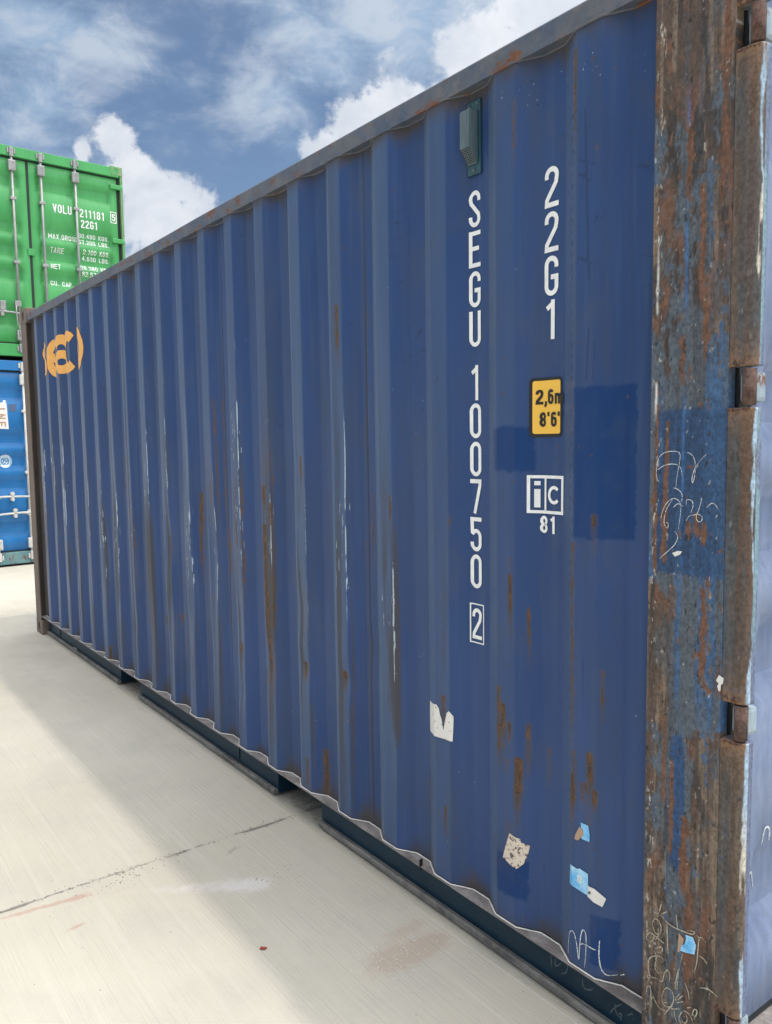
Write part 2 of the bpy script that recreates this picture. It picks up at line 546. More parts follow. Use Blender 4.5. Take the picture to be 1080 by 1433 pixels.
def concrete():
    mt, t, p = new_mat('broomed_concrete')
    v = t.obj()
    broad = t.noise(v, 0.55, 5, 0.6)
    mid = t.noise(v, 3.5, 6, 0.62)
    broom = t.noise(t.mapping(v, (0.9, 55.0, 1)), 2.6, 5, 0.62)
    broom2 = t.noise(t.mapping(v, (0.25, 14.0, 1), (2, 3, 0)), 2.1, 4, 0.6)
    grain = t.noise(v, 260.0, 3, 0.6)
    c_ = t.mix(t.ramp(broad, 0.3, 0.7), (0.465, 0.428, 0.352), (0.540, 0.502, 0.422))
    c_ = t.mix(t.math('MULTIPLY', t.ramp(mid, 0.42, 0.72), 0.35), c_, (0.40, 0.385, 0.345))
    c_ = t.mix(t.math('MULTIPLY', t.ramp(broom, 0.50, 0.78), 0.42), c_, (0.37, 0.355, 0.32))
    c_ = t.mix(t.math('MULTIPLY', t.ramp(broom2, 0.52, 0.74), 0.30), c_, (0.60, 0.57, 0.50))
    c_ = t.mix(t.math('MULTIPLY', t.ramp(grain, 0.58, 0.78), 0.45), c_, (0.24, 0.23, 0.21))
    pore = t.noise(t.mapping(v, (1, 1, 1), (1, 6, 2)), 95.0, 4, 0.7)
    c_ = t.mix(t.math('MULTIPLY', t.ramp(pore, 0.68, 0.76), 0.5), c_, (0.20, 0.19, 0.17))
    spot = t.noise(t.mapping(v, (1, 1.6, 1), (8, 3, 2)), 1.3, 7, 0.7)
    c_ = t.mix(t.math('MULTIPLY', t.ramp(spot, 0.54, 0.70), 0.30), c_, (0.34, 0.325, 0.29))
    brk = t.math('MULTIPLY_ADD', t.noise(t.mapping(v, (9, 9, 1)), 4.0, 6, 0.7), 1.4, -0.7)
    c_ = t.mix(t.math('MULTIPLY', t.ramp(t.math('ADD', t.attr('smear').outputs['Fac'], brk), 0.2, 0.9), 0.75), c_, (0.60, 0.565, 0.55))
    c_ = t.mix(t.math('MULTIPLY', t.ramp(t.math('ADD', t.attr('rosy').outputs['Fac'], brk), 0.2, 0.95), 0.7), c_, (0.42, 0.26, 0.20))
    c_ = t.mix(t.math('MULTIPLY', t.ramp(t.math('ADD', t.attr('sand').outputs['Fac'], brk), 0.1, 0.8), 0.75), c_, (0.44, 0.355, 0.285))
    c_ = t.mix(t.math('MULTIPLY', t.ramp(t.math('ADD', t.attr('grime').outputs['Fac'], brk), 0.15, 0.9), 0.8), c_, (0.13, 0.125, 0.115))
    t.put(p.inputs['Base Color'], c_)
    p.inputs['Roughness'].default_value = 0.86
    p.inputs['Specular IOR Level'].default_value = 0.25
    h = t.math('ADD', t.math('MULTIPLY', broom, 1.0), t.math('MULTIPLY', grain, 0.35))
    t.put(p.inputs['Normal'], t.bump(h, 0.55, 0.006))
    return mt


M['concrete'] = concrete()

# ---- positions of marks read off the place, in metres (x along the side, z up)
CHALK_POST= [[(5.8793,1.4233),(5.8723,1.4349),(5.8719,1.4561),(5.877,1.4774),(5.8903,1.4892),(5.9089,1.4928),(5.9246,1.4917),(5.9305,1.4848),(5.929,1.4664),(5.9243,1.441),(5.921,1.4131)],[(5.8747,1.4515),(5.8908,1.4612),(5.9094,1.465),(5.9252,1.4629),(5.9331,1.455),(5.9374,1.4379)],[(5.9478,1.4906),(5.9581,1.4861),(5.9659,1.4738),(5.9675,1.4557),(5.9655,1.4353),(5.9619,1.4261),(5.9604,1.4351),(5.9663,1.4557),(5.9784,1.4728),(5.9928,1.487)],[(5.9157,1.4129),(5.9289,1.4088),(5.9374,1.3976),(5.9359,1.3837)],[(5.8849,1.3442),(5.89,1.3624),(5.9004,1.3795),(5.9148,1.3896),(5.9267,1.3867),(5.9342,1.3767),(5.9339,1.3558),(5.9293,1.3229)],[(5.9136,1.3872),(5.8993,1.3653),(5.8938,1.3437),(5.8946,1.3296),(5.9028,1.3231),(5.9034,1.3338),(5.8972,1.3357)],[(5.9166,1.3698),(5.9269,1.3786),(5.94,1.3735)],[(5.9202,1.3175),(5.9284,1.3065),(5.9221,1.2895),(5.9065,1.2738),(5.8825,1.2522)],[(5.9477,1.3751),(5.9487,1.3878),(5.9602,1.3873),(5.9642,1.3761),(5.9583,1.3597)],[(5.9484,1.3429),(5.9558,1.3538),(5.9734,1.3595),(5.9817,1.3816),(5.9841,1.393)],[(5.9734,1.3595),(5.9847,1.3557),(5.9857,1.3467),(5.9788,1.3424),(5.9724,1.3492),(5.9734,1.3595)],[(5.9955,1.3734),(6.0074,1.3841),(6.0172,1.3802),(6.0227,1.3716)],[(6.0178,1.3546),(6.0212,1.3604)],[(5.8952,0.4217),(5.9051,0.42),(5.9179,0.4122),(5.9373,0.4091),(5.959,0.4111),(5.9829,0.4157),(5.9879,0.4245),(5.9696,0.4177)],[(5.9044,0.4557),(5.8992,0.4339),(5.8952,0.4217),(5.8809,0.4199)],[(5.9036,0.4245),(5.9188,0.4382)],[(5.8785,0.3927),(5.8869,0.4047),(5.8969,0.4044),(5.9028,0.3944),(5.9016,0.3783),(5.8904,0.37),(5.8831,0.3793),(5.88,0.3908)],[(5.8663,0.342),(5.8647,0.3517),(5.8732,0.3639),(5.8848,0.3619),(5.8793,0.346),(5.8692,0.3408)],[(5.8819,0.3657),(5.8977,0.3607),(5.9105,0.3569)],[(5.9016,0.3783),(5.8878,0.353)],[(5.9184,0.415),(5.9199,0.3798),(5.9236,0.3303)],[(5.9421,0.4419),(5.946,0.4109)],[(5.9113,0.3133),(5.9055,0.3206),(5.8885,0.3142),(5.8743,0.3013),(5.8702,0.2859),(5.872,0.2657),(5.878,0.2558),(5.8693,0.2497),(5.8678,0.2541),(5.8779,0.2584)],[(5.8854,0.3282),(5.8914,0.3131),(5.889,0.2856),(5.8978,0.2773),(5.909,0.2848)],[(5.8868,0.3316),(5.9051,0.3451),(5.9067,0.3355),(5.8955,0.3257)],[(5.878,0.2558),(5.8924,0.2612),(5.908,0.2621),(5.9133,0.2832),(5.9215,0.2968),(5.9286,0.2891),(5.9262,0.2696)],[(5.867,0.2124),(5.8683,0.2265),(5.877,0.2314),(5.8787,0.2138),(5.8777,0.1867),(5.8831,0.2111),(5.8993,0.194),(5.9192,0.1953)],[(5.9104,0.2111),(5.9087,0.2284),(5.9195,0.2529),(5.9349,0.2513),(5.9394,0.2332),(5.9301,0.2122),(5.9162,0.2066),(5.9118,0.2106),(5.9244,0.2192)],[(5.9165,0.1859),(5.9274,0.2054),(5.9383,0.2196)],[(5.9429,0.2636),(5.9464,0.2964),(5.9577,0.3434)],[(5.9471,0.2634),(5.9492,0.2928),(5.9515,0.3145),(5.9601,0.3573)],[(5.99,0.3306),(5.9959,0.3588),(6.0011,0.4163),(6.0166,0.4132)],[(5.9946,0.4191),(6.0025,0.4145)],[(6.0037,0.3007),(6.0216,0.3084),(6.0369,0.3072),(6.0471,0.3032)],[(6.0021,0.3746),(6.0124,0.3727),(6.0203,0.3658)],[(5.9447,0.2466),(5.9462,0.2371),(5.9622,0.2579)],[(5.9477,0.2328),(5.9638,0.2448)],[(5.9461,0.2435),(5.9553,0.2604)],[(5.9595,0.1884),(5.9538,0.2004),(5.9656,0.2228),(5.9817,0.2222),(5.99,0.2069)],[(5.9607,0.1968),(5.9689,0.1953),(5.9753,0.2082),(5.9711,0.2184)],[(5.9869,0.2279),(5.9919,0.2422),(5.9985,0.2424),(5.9949,0.2276),(5.9869,0.2279)],[(5.9734,0.2351),(5.984,0.2426)],[(5.9412,0.211),(5.9429,0.1964),(5.95,0.1852)],[(5.9783,0.2583),(5.9766,0.2726),(5.9668,0.2925)],[(5.9548,0.2215),(5.9329,0.2087)]]
CHALK_PANEL= [[(5.6133,0.1681),(5.6158,0.1984),(5.6223,0.2313),(5.6329,0.2447),(5.6406,0.2422),(5.6485,0.2209),(5.6565,0.1794),(5.6592,0.2138),(5.6626,0.2458),(5.6694,0.2656),(5.6775,0.2622),(5.6801,0.2422),(5.679,0.204),(5.6754,0.1668)],[(5.6592,0.2201),(5.6712,0.2288),(5.6862,0.2303),(5.701,0.2306),(5.7085,0.2301)],[(5.7168,0.258),(5.7156,0.2378),(5.7158,0.2131),(5.719,0.1892),(5.7252,0.1763),(5.7334,0.1711),(5.7445,0.1739),(5.7566,0.1796)],[(5.7626,0.1798),(5.7721,0.1859)]]
CHALK_WEB= [[(5.5779,0.1063),(5.5796,0.0939),(5.5733,0.0771),(5.5602,0.0667)],[(5.6321,0.0912),(5.6322,0.0757),(5.6401,0.0684),(5.6555,0.0737),(5.6675,0.0853)],[(5.7215,0.0489),(5.7358,0.0712),(5.7555,0.0929)],[(5.7385,0.0829),(5.7372,0.0721),(5.7446,0.0563),(5.756,0.0544)],[(5.7474,0.0605),(5.7559,0.0668),(5.7547,0.0474)],[(5.7741,0.0728),(5.7865,0.0839),(5.7922,0.0725)],[(5.7877,0.0896),(5.7907,0.0765)],[(5.52,0.0994),(5.5236,0.066)],[(5.5368,0.0975),(5.537,0.076),(5.5568,0.0948)]]
ST_TORN=[(5.0236,0.6984),(5.0518,0.7001),(5.0879,0.708),(5.1006,0.6986),(5.1055,0.6807),(5.113,0.6678),(5.1209,0.6338),(5.1295,0.666),(5.1374,0.6935),(5.1481,0.7027),(5.162,0.6882),(5.161,0.6565),(5.1584,0.6089),(5.1314,0.6091),(5.0384,0.5999),(5.0213,0.5981),(5.0199,0.6551)]
ST_SCRAPED=[(5.4045,0.4187),(5.4393,0.4127),(5.441,0.4033),(5.464,0.3991),(5.458,0.3683),(5.4478,0.3422),(5.4307,0.3241),(5.4097,0.3258),(5.3782,0.3371),(5.3885,0.3726)]
ST_BLUEB=[(5.6229,0.423),(5.6484,0.42),(5.6569,0.425),(5.6837,0.4215),(5.6844,0.3898),(5.6817,0.3644),(5.6616,0.3655),(5.6196,0.369)]
ST_STRIP=[(5.6848,0.391),(5.7032,0.3923),(5.7303,0.3723),(5.722,0.3484),(5.6834,0.3627)]
ST_MINI=[(5.6591,0.548),(5.6828,0.5487),(5.6884,0.5253),(5.6873,0.5078),(5.6624,0.5063)]
ST_MINITAN=[(5.6559,0.5364),(5.6651,0.5332),(5.6694,0.5211),(5.652,0.4979),(5.6401,0.4973),(5.6426,0.5104)]
ST_SEAL_HOLE=[(5.6874,0.3791),(5.6948,0.3797),(5.6928,0.3719),(5.6854,0.3713)]
SP_POSTBLUE=[(5.9664,0.4065),(5.9849,0.4096),(5.9931,0.3952),(5.9897,0.3714),(5.9687,0.3648),(5.9531,0.3617),(5.9564,0.3748),(5.9643,0.3827),(5.968,0.3972)]
SP_POSTTAN=[(5.9496,0.4017),(5.9627,0.3945),(5.9603,0.3794),(5.955,0.3728),(5.9521,0.3573),(5.9467,0.3557)]
SP_POSTCHIP=[(6.0333,1.0205),(6.044,1.0158),(6.0425,1.0037),(6.0381,1.0002),(6.0372,0.9869),(6.0335,0.9848),(6.0294,0.9957),(6.0331,1.0014),(6.0266,1.007)]
SP_POSTCHIP2=[(5.9152,1.2689),(5.9297,1.2751),(5.9401,1.275),(5.9351,1.2674),(5.922,1.2614)]
STREAKS=[(5.421,2.396,2.28,0.0083,0.6),(5.407,1.153,1.064,0.0068,1),(5.404,1.202,1.162,0.0041,0.6),(5.459,1.066,0.991,0.004,0.9),(5.359,0.831,0.655,0.0085,0.8),(5.376,0.784,0.712,0.0099,0.9),(5.401,0.735,0.715,0.0111,0.9),(5.458,0.743,0.65,0.0071,0.75),(5.516,0.688,0.614,0.0064,0.6),(5.431,0.641,0.543,0.01,1.0),(5.387,0.628,0.611,0.0099,0.8),(5.427,0.563,0.439,0.0098,0.55),(5.389,0.602,0.466,0.0099,0.4),(5.715,0.952,0.871,0.004,0.8),(5.692,1.335,1.312,0.0076,1),(5.693,1.312,1.269,0.0043,0.7),(5.691,2.205,2.191,0.0062,0.5),(5.151,1.299,1.277,0.0072,0.7),(4.566,1.992,1.866,0.0136,0.9),(4.727,1.744,1.66,0.0105,0.4),(5.122,0.388,0.342,0.0085,0.9),(5.084,0.362,0.327,0.0142,0.5),(5.4,0.449,0.408,0.0225,0.5),(5.119,0.74,0.683,0.0135,0.8),(5.631,0.725,0.672,0.0097,0.7),(5.684,0.734,0.671,0.0101,0.95),(5.624,0.659,0.596,0.0098,1),(5.661,0.648,0.622,0.0229,0.8),(5.695,0.641,0.615,0.0076,1),(5.634,0.606,0.511,0.004,0.6),(5.68,0.61,0.529,0.0057,0.6),(5.622,1.261,0.802,0.0101,0.7),(5.623,2.445,2.296,0.006,0.9),(5.627,2.346,1.893,0.004,0.5),(4.715,1.345,1.172,0.0085,0.7),(4.859,1.342,1.283,0.0097,0.8),(3.993,1.344,1.285,0.0625,0.9),(4.043,1.273,1.185,0.0117,0.9),(3.993,1.183,0.589,0.0564,1),(4.0,0.601,0.564,0.0253,1),(3.934,0.56,0.142,0.0638,0.95),(4.289,0.664,0.635,0.0246,1),(4.567,0.69,0.666,0.0189,1),(4.294,0.632,0.429,0.0082,0.5),(3.663,1.286,1.134,0.0809,0.95),(3.583,1.132,0.932,0.031,0.7),(3.289,1.282,1.142,0.0199,0.9),(3.275,1.142,0.93,0.0137,0.7),(2.998,0.635,0.605,0.0146,0.9),(2.763,0.588,0.555,0.0731,0.9),(2.949,0.459,0.44,0.0111,0.7),(2.251,1.282,0.888,0.089,0.9),(2.193,1.445,1.275,0.0796,0.6),(3.722,0.632,0.592,0.0663,1),(3.515,1.717,1.193,0.0089,0.7),(3.556,1.715,1.195,0.0078,0.6),(2.539,0.575,0.125,0.0675,0.8),(1.849,0.238,0.098,0.0165,1),(4.271,1.327,1.3,0.0349,0.5),(3.591,0.768,0.666,0.0113,0.5),(4.292,0.286,0.183,0.0277,0.7),(4.385,0.335,0.148,0.0227,0.8),(4.671,1.17,0.18,0.0095,0.45),(5.113,0.222,0.194,0.0853,0.4),(5.21,0.219,0.173,0.05,0.45),(4.62,0.172,0.118,0.0456,0.4),(4.332,0.167,0.123,0.0578,0.5),(5.003,0.43,0.406,0.0349,0.5),(3.543,1.972,1.716,0.007,0.5),(4.574,2.071,1.987,0.0068,0.4),(4.268,1.681,1.464,0.0108,0.4),(4.288,1.465,1.396,0.0107,0.9)]

# ------------------------------------------------------------------ stroke lettering
def arc(cx, cy, rx, ry, a0, a1, n=9):
    return [(cx + rx * math.cos(R(a0 + (a1 - a0) * i / n)), cy + ry * math.sin(R(a0 + (a1 - a0) * i / n))) for i in range(n + 1)]


def glyph(ch, w, s):
    """centre lines of one character in a box w wide and 1 high, stroke width s"""
    L, Rr, B, T = s / 2, w - s / 2, s / 2, 1 - s / 2
    r = (Rr - L) / 2
    Mx = (L + Rr) / 2
    if ch in '0OD':
        if ch == 'D':
            return [([(L, B), (L, T)] + [(Mx, T)] + arc(Mx, T - r, r, r, 90, 0) + arc(Mx, B + r, r, r, 0, -90) + [(L, B)], True)]
        return [(arc(Mx, T - r, r, r, 180, 0) + arc(Mx, B + r, r, r, 0, -180), True)]
    if ch == '1':
        return [([(Mx + .05, 0), (Mx + .05, 1)], False), ([(Mx + .05, 1 - s * .75), (L - s * .1, T - .16)], False)]
    if ch == '2':
        return [([(L, T - r - .07)] + arc(Mx, T - r, r, r, 180, -10) + [(Rr - .03, T - r - .18), (L + .01, B + .12), (L, B), (w, B)], False)]
    if ch == '3':
        q = (T - B) / 4
        return [([(L, T - q)] + arc(Mx, T - q, r, q, 180, -90) + arc(Mx, B + q, r, q, 90, -180) + [(L, B + q - .02)], False)]
    if ch == '4':
        return [([(Rr - .1, 0), (Rr - .1, 1), (L, .3), (w, .3)], False)]
    if ch == '5':
        return [([(w, T), (L, T), (L + .01, .56)] + arc(Mx, .60 - r, r, r, 140, 0) + arc(Mx, B + r, r, r, 0, -180) + [(L, B + r + .05)], False)]
    if ch in '69':
        pts = [(arc(Mx, T - r, r, r, 15, 180) + arc(Mx, B + r, r, r, 180, 360) + arc(Mx, .58 - r, r, r, 0, 180), False)]
        if ch == '9':
            pts = [([(w - x, 1 - y) for x, y in p_], c_) for p_, c_ in pts]
        return pts
    if ch == '7':
        return [([(0, T), (Rr, T), (Rr, T - .1), (Mx - .06, 0)], False)]
    if ch == '8':
        q = (T - B) / 4
        return [(arc(Mx, T - q, r * .93, q, -90, 270, 16), True), (arc(Mx, B + q, r, q, -90, 270, 16), True)]
    if ch == 'S':
        return [([(Rr, T - r - .07)] + arc(Mx, T - r, r, r, 0, 180) + [(L + .02, T - r - .12), (Rr - .02, B + r + .12)] + arc(Mx, B + r, r, r, 0, -180) + [(L, B + r + .07)], False)]
    if ch == 'E':
        return [([(w, T), (L, T), (L, B), (w, B)], False), ([(L, .52), (w - .06, .52)], False)]
    if ch == 'F':
        return [([(w, T), (L, T), (L, 0)], False), ([(L, .52), (w - .06, .52)], False)]
    if ch == 'G':
        return [([(Rr, T - r - .07)] + arc(Mx, T - r, r, r, 0, 180) + arc(Mx, B + r, r, r, 180, 360) + [(Rr, .47), (Mx - .02, .47)], False)]
    if ch == 'C':
        return [([(Rr, T - r - .07)] + arc(Mx, T - r, r, r, 0, 180) + arc(Mx, B + r, r, r, 180, 360) + [(Rr, B + r + .07)], False)]
    if ch == 'U':
        return [([(L, 1)] + arc(Mx, B + r, r, r, 180, 360) + [(Rr, 1)], False)]
    if ch == 'V':
        return [([(L * .8, 1), (Mx, B * .6), (w - L * .8, 1)], False)]
    if ch == 'L':
        return [([(L, 1), (L, B), (w, B)], False)]
    if ch == 'M':
        return [([(L, 0), (L, T), (Mx, .35), (Rr, T), (Rr, 0)], False)]
    if ch == 'N':
        return [([(L, 0), (L, T), (Rr, B), (Rr, 1)], False)]
    if ch == 'A':
        return [([(L * .8, 0), (Mx, T), (w - L * .8, 0)], False), ([(L + .06, .3), (Rr - .06, .3)], False)]
    if ch == 'X':
        return [([(L * .8, 0), (w - L * .8, 1)], False), ([(L * .8, 1), (w - L * .8, 0)], False)]
    if ch == 'T':
        return [([(0, T), (w, T)], False), ([(Mx, 0), (Mx, T)], False)]
    if ch == 'K':
        return [([(L, 0), (L, 1)], False), ([(w - L * .6, 1), (L, .45)], False), ([(L + .1, .55), (w - L * .6, 0)], False)]
    if ch in 'PRB':
        q = (T - .48) / 2
        o = [([(L, 0), (L, T), (Mx, T)] + arc(Rr - q * .8, T - q, q * .8, q, 90, -90) + [(L, .48)], False)]
        if ch == 'R':
            o.append(([(Mx, .48), (w - L * .6, 0)], False))
        if ch == 'B':
            q2 = (.48 - B) / 2
            o.append(([(L, .48), (Mx, .48)] + arc(Rr - q2 * .8, B + q2, q2 * .8, q2, 90, -90) + [(L, B)], False))
        return o
    if ch == '.':
        return [([(Mx, 0), (Mx, s * 1.1)], False)]
    if ch == ',':
        return [([(Mx + .03, s * 1.1), (Mx + .03, 0), (Mx - .07, -.16)], False)]
    if ch == "'":
        return [([(Mx, 1), (Mx, .72)], False)]
    if ch == '"':
        return [([(Mx - .12, 1), (Mx - .12, .70)], False), ([(Mx + .12, 1), (Mx + .12, .70)], False)]
    if ch == 'i':
        return [([(Mx, 0), (Mx, .70)], False), ([(Mx, .84), (Mx, 1.0)], False)]
    if ch == 'm':
        h = .72 - s / 2
        rr = (Rr - L) / 4
        return [([(L, 0), (L, .72)], False),
                ([(L, h - rr)] + arc(L + rr, h - rr, rr, rr, 180, 0) + [(Mx, 0)], False),
                ([(Mx, h - rr)] + arc(Mx + rr, h - rr, rr, rr, 180, 0) + [(Rr, 0)], False)]
    if ch == 'I':
        return [([(Mx, 0), (Mx, 1)], False)]
    return []


def resample(pts, step, closed):
    P = list(pts) + ([pts[0]] if closed else [])
    o = []
    for a, b in zip(P[:-1], P[1:]):
        d = math.hypot(b[0] - a[0], b[1] - a[1])
        if d < 1e-7:
            continue
        n = max(1, int(math.ceil(d / step)))
        for i in range(n):
            o.append((a[0] + (b[0] - a[0]) * i / n, a[1] + (b[1] - a[1]) * i / n))
    if not closed:
        o.append(P[-1])
    return o


def ribbon(V, F, pts, wid, mapper, step=0.008, closed=False, taper=False, jit=0.0):
    P = resample(pts, step, closed)
    n = len(P)
    if n < 2:
        return
    base = len(V)
    for i in range(n):
        p = P[i]
        a = P[i - 1] if (i > 0 or closed) else p
        b = P[(i + 1) % n] if (i < n - 1 or closed) else p
        d1 = Vector((p[0] - a[0], p[1] - a[1]))
        d2 = Vector((b[0] - p[0], b[1] - p[1]))
        if d1.length < 1e-9:
            d1 = d2
        if d2.length < 1e-9:
            d2 = d1
        d1.normalize()
        d2.normalize()
        t = d1 + d2
        if t.length < 1e-6:
            t = d1.copy()
        t.normalize()
        nn = Vector((-t.y, t.x))
        c_ = max(0.45, abs(nn.dot(Vector((-d1.y, d1.x)))))
        h = wid / 2 / c_
        if taper:
            h *= 0.45 + 0.55 * math.sin(math.pi * min(1, max(0.12, (i + .5) / n)))
        if jit:
            h *= 1 + jit * (random.random() - .5) * 2
        V.append(mapper(p[0] + nn.x * h, p[1] + nn.y * h))
        V.append(mapper(p[0] - nn.x * h, p[1] - nn.y * h))
    for i in range(n if closed else n - 1):
        j = (i + 1) % n
        F.append((base + 2 * i, base + 2 * i + 1, base + 2 * j + 1, base + 2 * j))


def text_mesh(name, txt, u0, v0, h, mapper, w=0.48, s=0.13, gap=0.16, step=0.012, widths=None):
    V, F = [], []
    u = u0
    for ch in txt:
        cw = (widths or {}).get(ch, {'1': w * .8, '.': w * .4, ',': w * .4, "'": w * .4, '"': w * .7, ' ': w * .8,
                                     'M': w * 1.3, 'm': w * 1.5, 'I': w * .5}.get(ch, w))
        for pts, closed in glyph(ch, cw, s):
            ribbon(V, F, [(u + x * h, v0 + y * h) for x, y in pts], s * h, mapper, step, closed)
        u += (cw + gap) * h
    return mesh(name, V, F)


def patch_mesh(name, poly, mapper, step=0.01):
    """flat outline cut into small pieces and laid on a curved surface"""
    bm = bmesh.new()
    f = bm.faces.new([bm.verts.new((x, z, 0)) for x, z in poly])
    xs = [p_[0] for p_ in poly]
    zs = [p_[1] for p_ in poly]
    for ax, lo, hi in ((0, min(xs), max(xs)), (1, min(zs), max(zs))):
        n = max(1, int((hi - lo) / step))
        for i in range(1, n):
            c_ = lo + (hi - lo) * i / n
            co = (c_, 0, 0) if ax == 0 else (0, c_, 0)
            no = (1, 0, 0) if ax == 0 else (0, 1, 0)
            bmesh.ops.bisect_plane(bm, geom=bm.verts[:] + bm.edges[:] + bm.faces[:], plane_co=co, plane_no=no)
    bmesh.ops.triangulate(bm, faces=[f_ for f_ in bm.faces if len(f_.verts) > 4])
    for v in bm.verts:
        v.co = mapper(v.co.x, v.co.y)
    return bm_mesh(name, bm)


# ------------------------------------------------------------------ ground
JX = 4.165                     # the joint that crosses the picture
ground = obj('ground', mesh('ground', [(-700, -700, -.03), (700, -700, -.03), (700, 700, -.03), (-700, 700, -.03)], [(0, 1, 2, 3)]),
             M['concrete'], None, kind='structure')


def blob(X, Y, cx, cy, rx, ry, ang=0.0):
    c_, s_ = math.cos(ang), math.sin(ang)
    u = ((X - cx) * c_ + (Y - cy) * s_) / rx
    v = (-(X - cx) * s_ + (Y - cy) * c_) / ry
    return np.exp(-(u * u + v * v))


def jag(y):
    return 0.010 * (fbm(y * 3.0, y * 0 + 2.3, 3, 5, 0.6) - .5) + 0.004 * (vnoise(y * 55, y * 0 + .7, 8) - .5)


def dense_slab(xa, xb, side):
    """slab next to the crossing joint; side=+1: joint on its high-x edge"""
    if side > 0:
        xs = np.concatenate([np.linspace(xa, 2.0, 40), np.linspace(2.0, xb, 190)[1:]])
    else:
        xs = np.concatenate([np.linspace(xa, 6.2, 180), np.linspace(6.2, xb, 30)[1:]])
    ys = np.concatenate([np.linspace(-2.6, -1.9, 10), np.linspace(-1.9, .3, 200)[1:], np.linspace(.3, 2.4, 20)[1:]])
    X, Y = np.meshgrid(xs, ys)
    near = np.exp(-np.abs(X - JX) / .05)
    X = X + jag(Y) * near - side * 0.0004 * near
    Z = np.zeros_like(X) + 0.0012 * (fbm(X * 2.0, Y * 2.0, 5) - .5)
    edge = np.abs(X - JX)
    chip_ = sstep(fbm(Y * 6 + 4, X * 9, 6), .50, .72) * np.exp(-edge / .012)
    Z = Z - 0.006 * chip_
    P = np.stack([X, Y, Z], -1)
    # skirts round the rim
    me = grid_mesh('slab', P)
    smear = 1.05 * blob(X, Y, 4.43, -.47, .10, .18, math.atan2(.30, .55) - math.pi / 2 + math.pi / 2) * 0
    # pale scuffed band running across the joint
    ax, ay, bx, by = 4.235, -.84, 4.54, -.34
    L2 = (bx - ax) ** 2 + (by - ay) ** 2
    tt = np.clip(((X - ax) * (bx - ax) + (Y - ay) * (by - ay)) / L2, 0, 1)
    dd = np.hypot(X - ax - tt * (bx - ax), Y - ay - tt * (by - ay))
    smear = (0.25 + 0.70 * tt ** 1.5) * np.exp(-(dd / (.030 + .02 * tt)) ** 2) * (0.5 + fbm(X * 30, Y * 5, 9))
    rosy = 0.95 * np.exp(-((X - 4.215 - .12 * (Y + 1.05)) / .013) ** 2) * sstep(Y, -1.2, -1.0) * (1 - sstep(Y, -.88, -.80))
    rosy = rosy + 0.95 * blob(X, Y, 4.405, -.915, .012, .035, .25) + 0.55 * np.exp(-(dd / .05) ** 2) * (0.3 + fbm(X * 40, Y * 6, 12) * .9) * (1 - tt * .6)
    rosy = rosy + 0.5 * blob(X, Y, 4.51, -.69, .008, .02)
    sand = 1.1 * blob(X, Y, 5.145, -.215, .055, .085, .1) + 1.0 * blob(X, Y, 5.155, -.07, .04, .07, 0) + .6 * blob(X, Y, 5.06, -.09, .03, .09, 0) + .5 * blob(X, Y, 5.19, -.13, .03, .06, 0)
    grime = .80 * np.exp(-edge / .0030) * sstep(fbm(Y * 9, X * 3, 2), .38, .62) + 0.5 * chip_
    # dirt washed along the foot of the container
    grime = grime + 0.55 * sstep(Y, .00, .09) * sstep(X, -.2, 0) * (0.5 + .9 * fbm(X * 6, Y * 14, 21))
    grime = grime + 0.45 * blob(X, Y, 4.27, -.30, .018, .05, .4)
    for k_, a_ in (('smear', smear), ('rosy', rosy), ('sand', sand), ('grime', grime)):
        set_attr(me, k_, a_)
    return me


obj('slab', dense_slab(-.83, JX, +1), M['concrete'], ground)
obj('slab', dense_slab(JX, JX + 5.0, -1), M['concrete'], ground)
bm = bmesh.new()
add_box(bm, .003, 4.992, .003, 4.992, -.025, 0.0, bevel=.006, seg=1)
slab_me = bm_mesh('slab', bm)
for i in range(-6, 3):
    for j in range(-3, 4):
        if j == 0 and i in (-1, 0):
            continue
        xo = JX + 5.0 * i if i != -1 else -.835
        o = obj('slab', slab_me, M['concrete'], ground)
        o.location = (JX + 5.0 * i, -2.6 + 5.0 * j, 0)

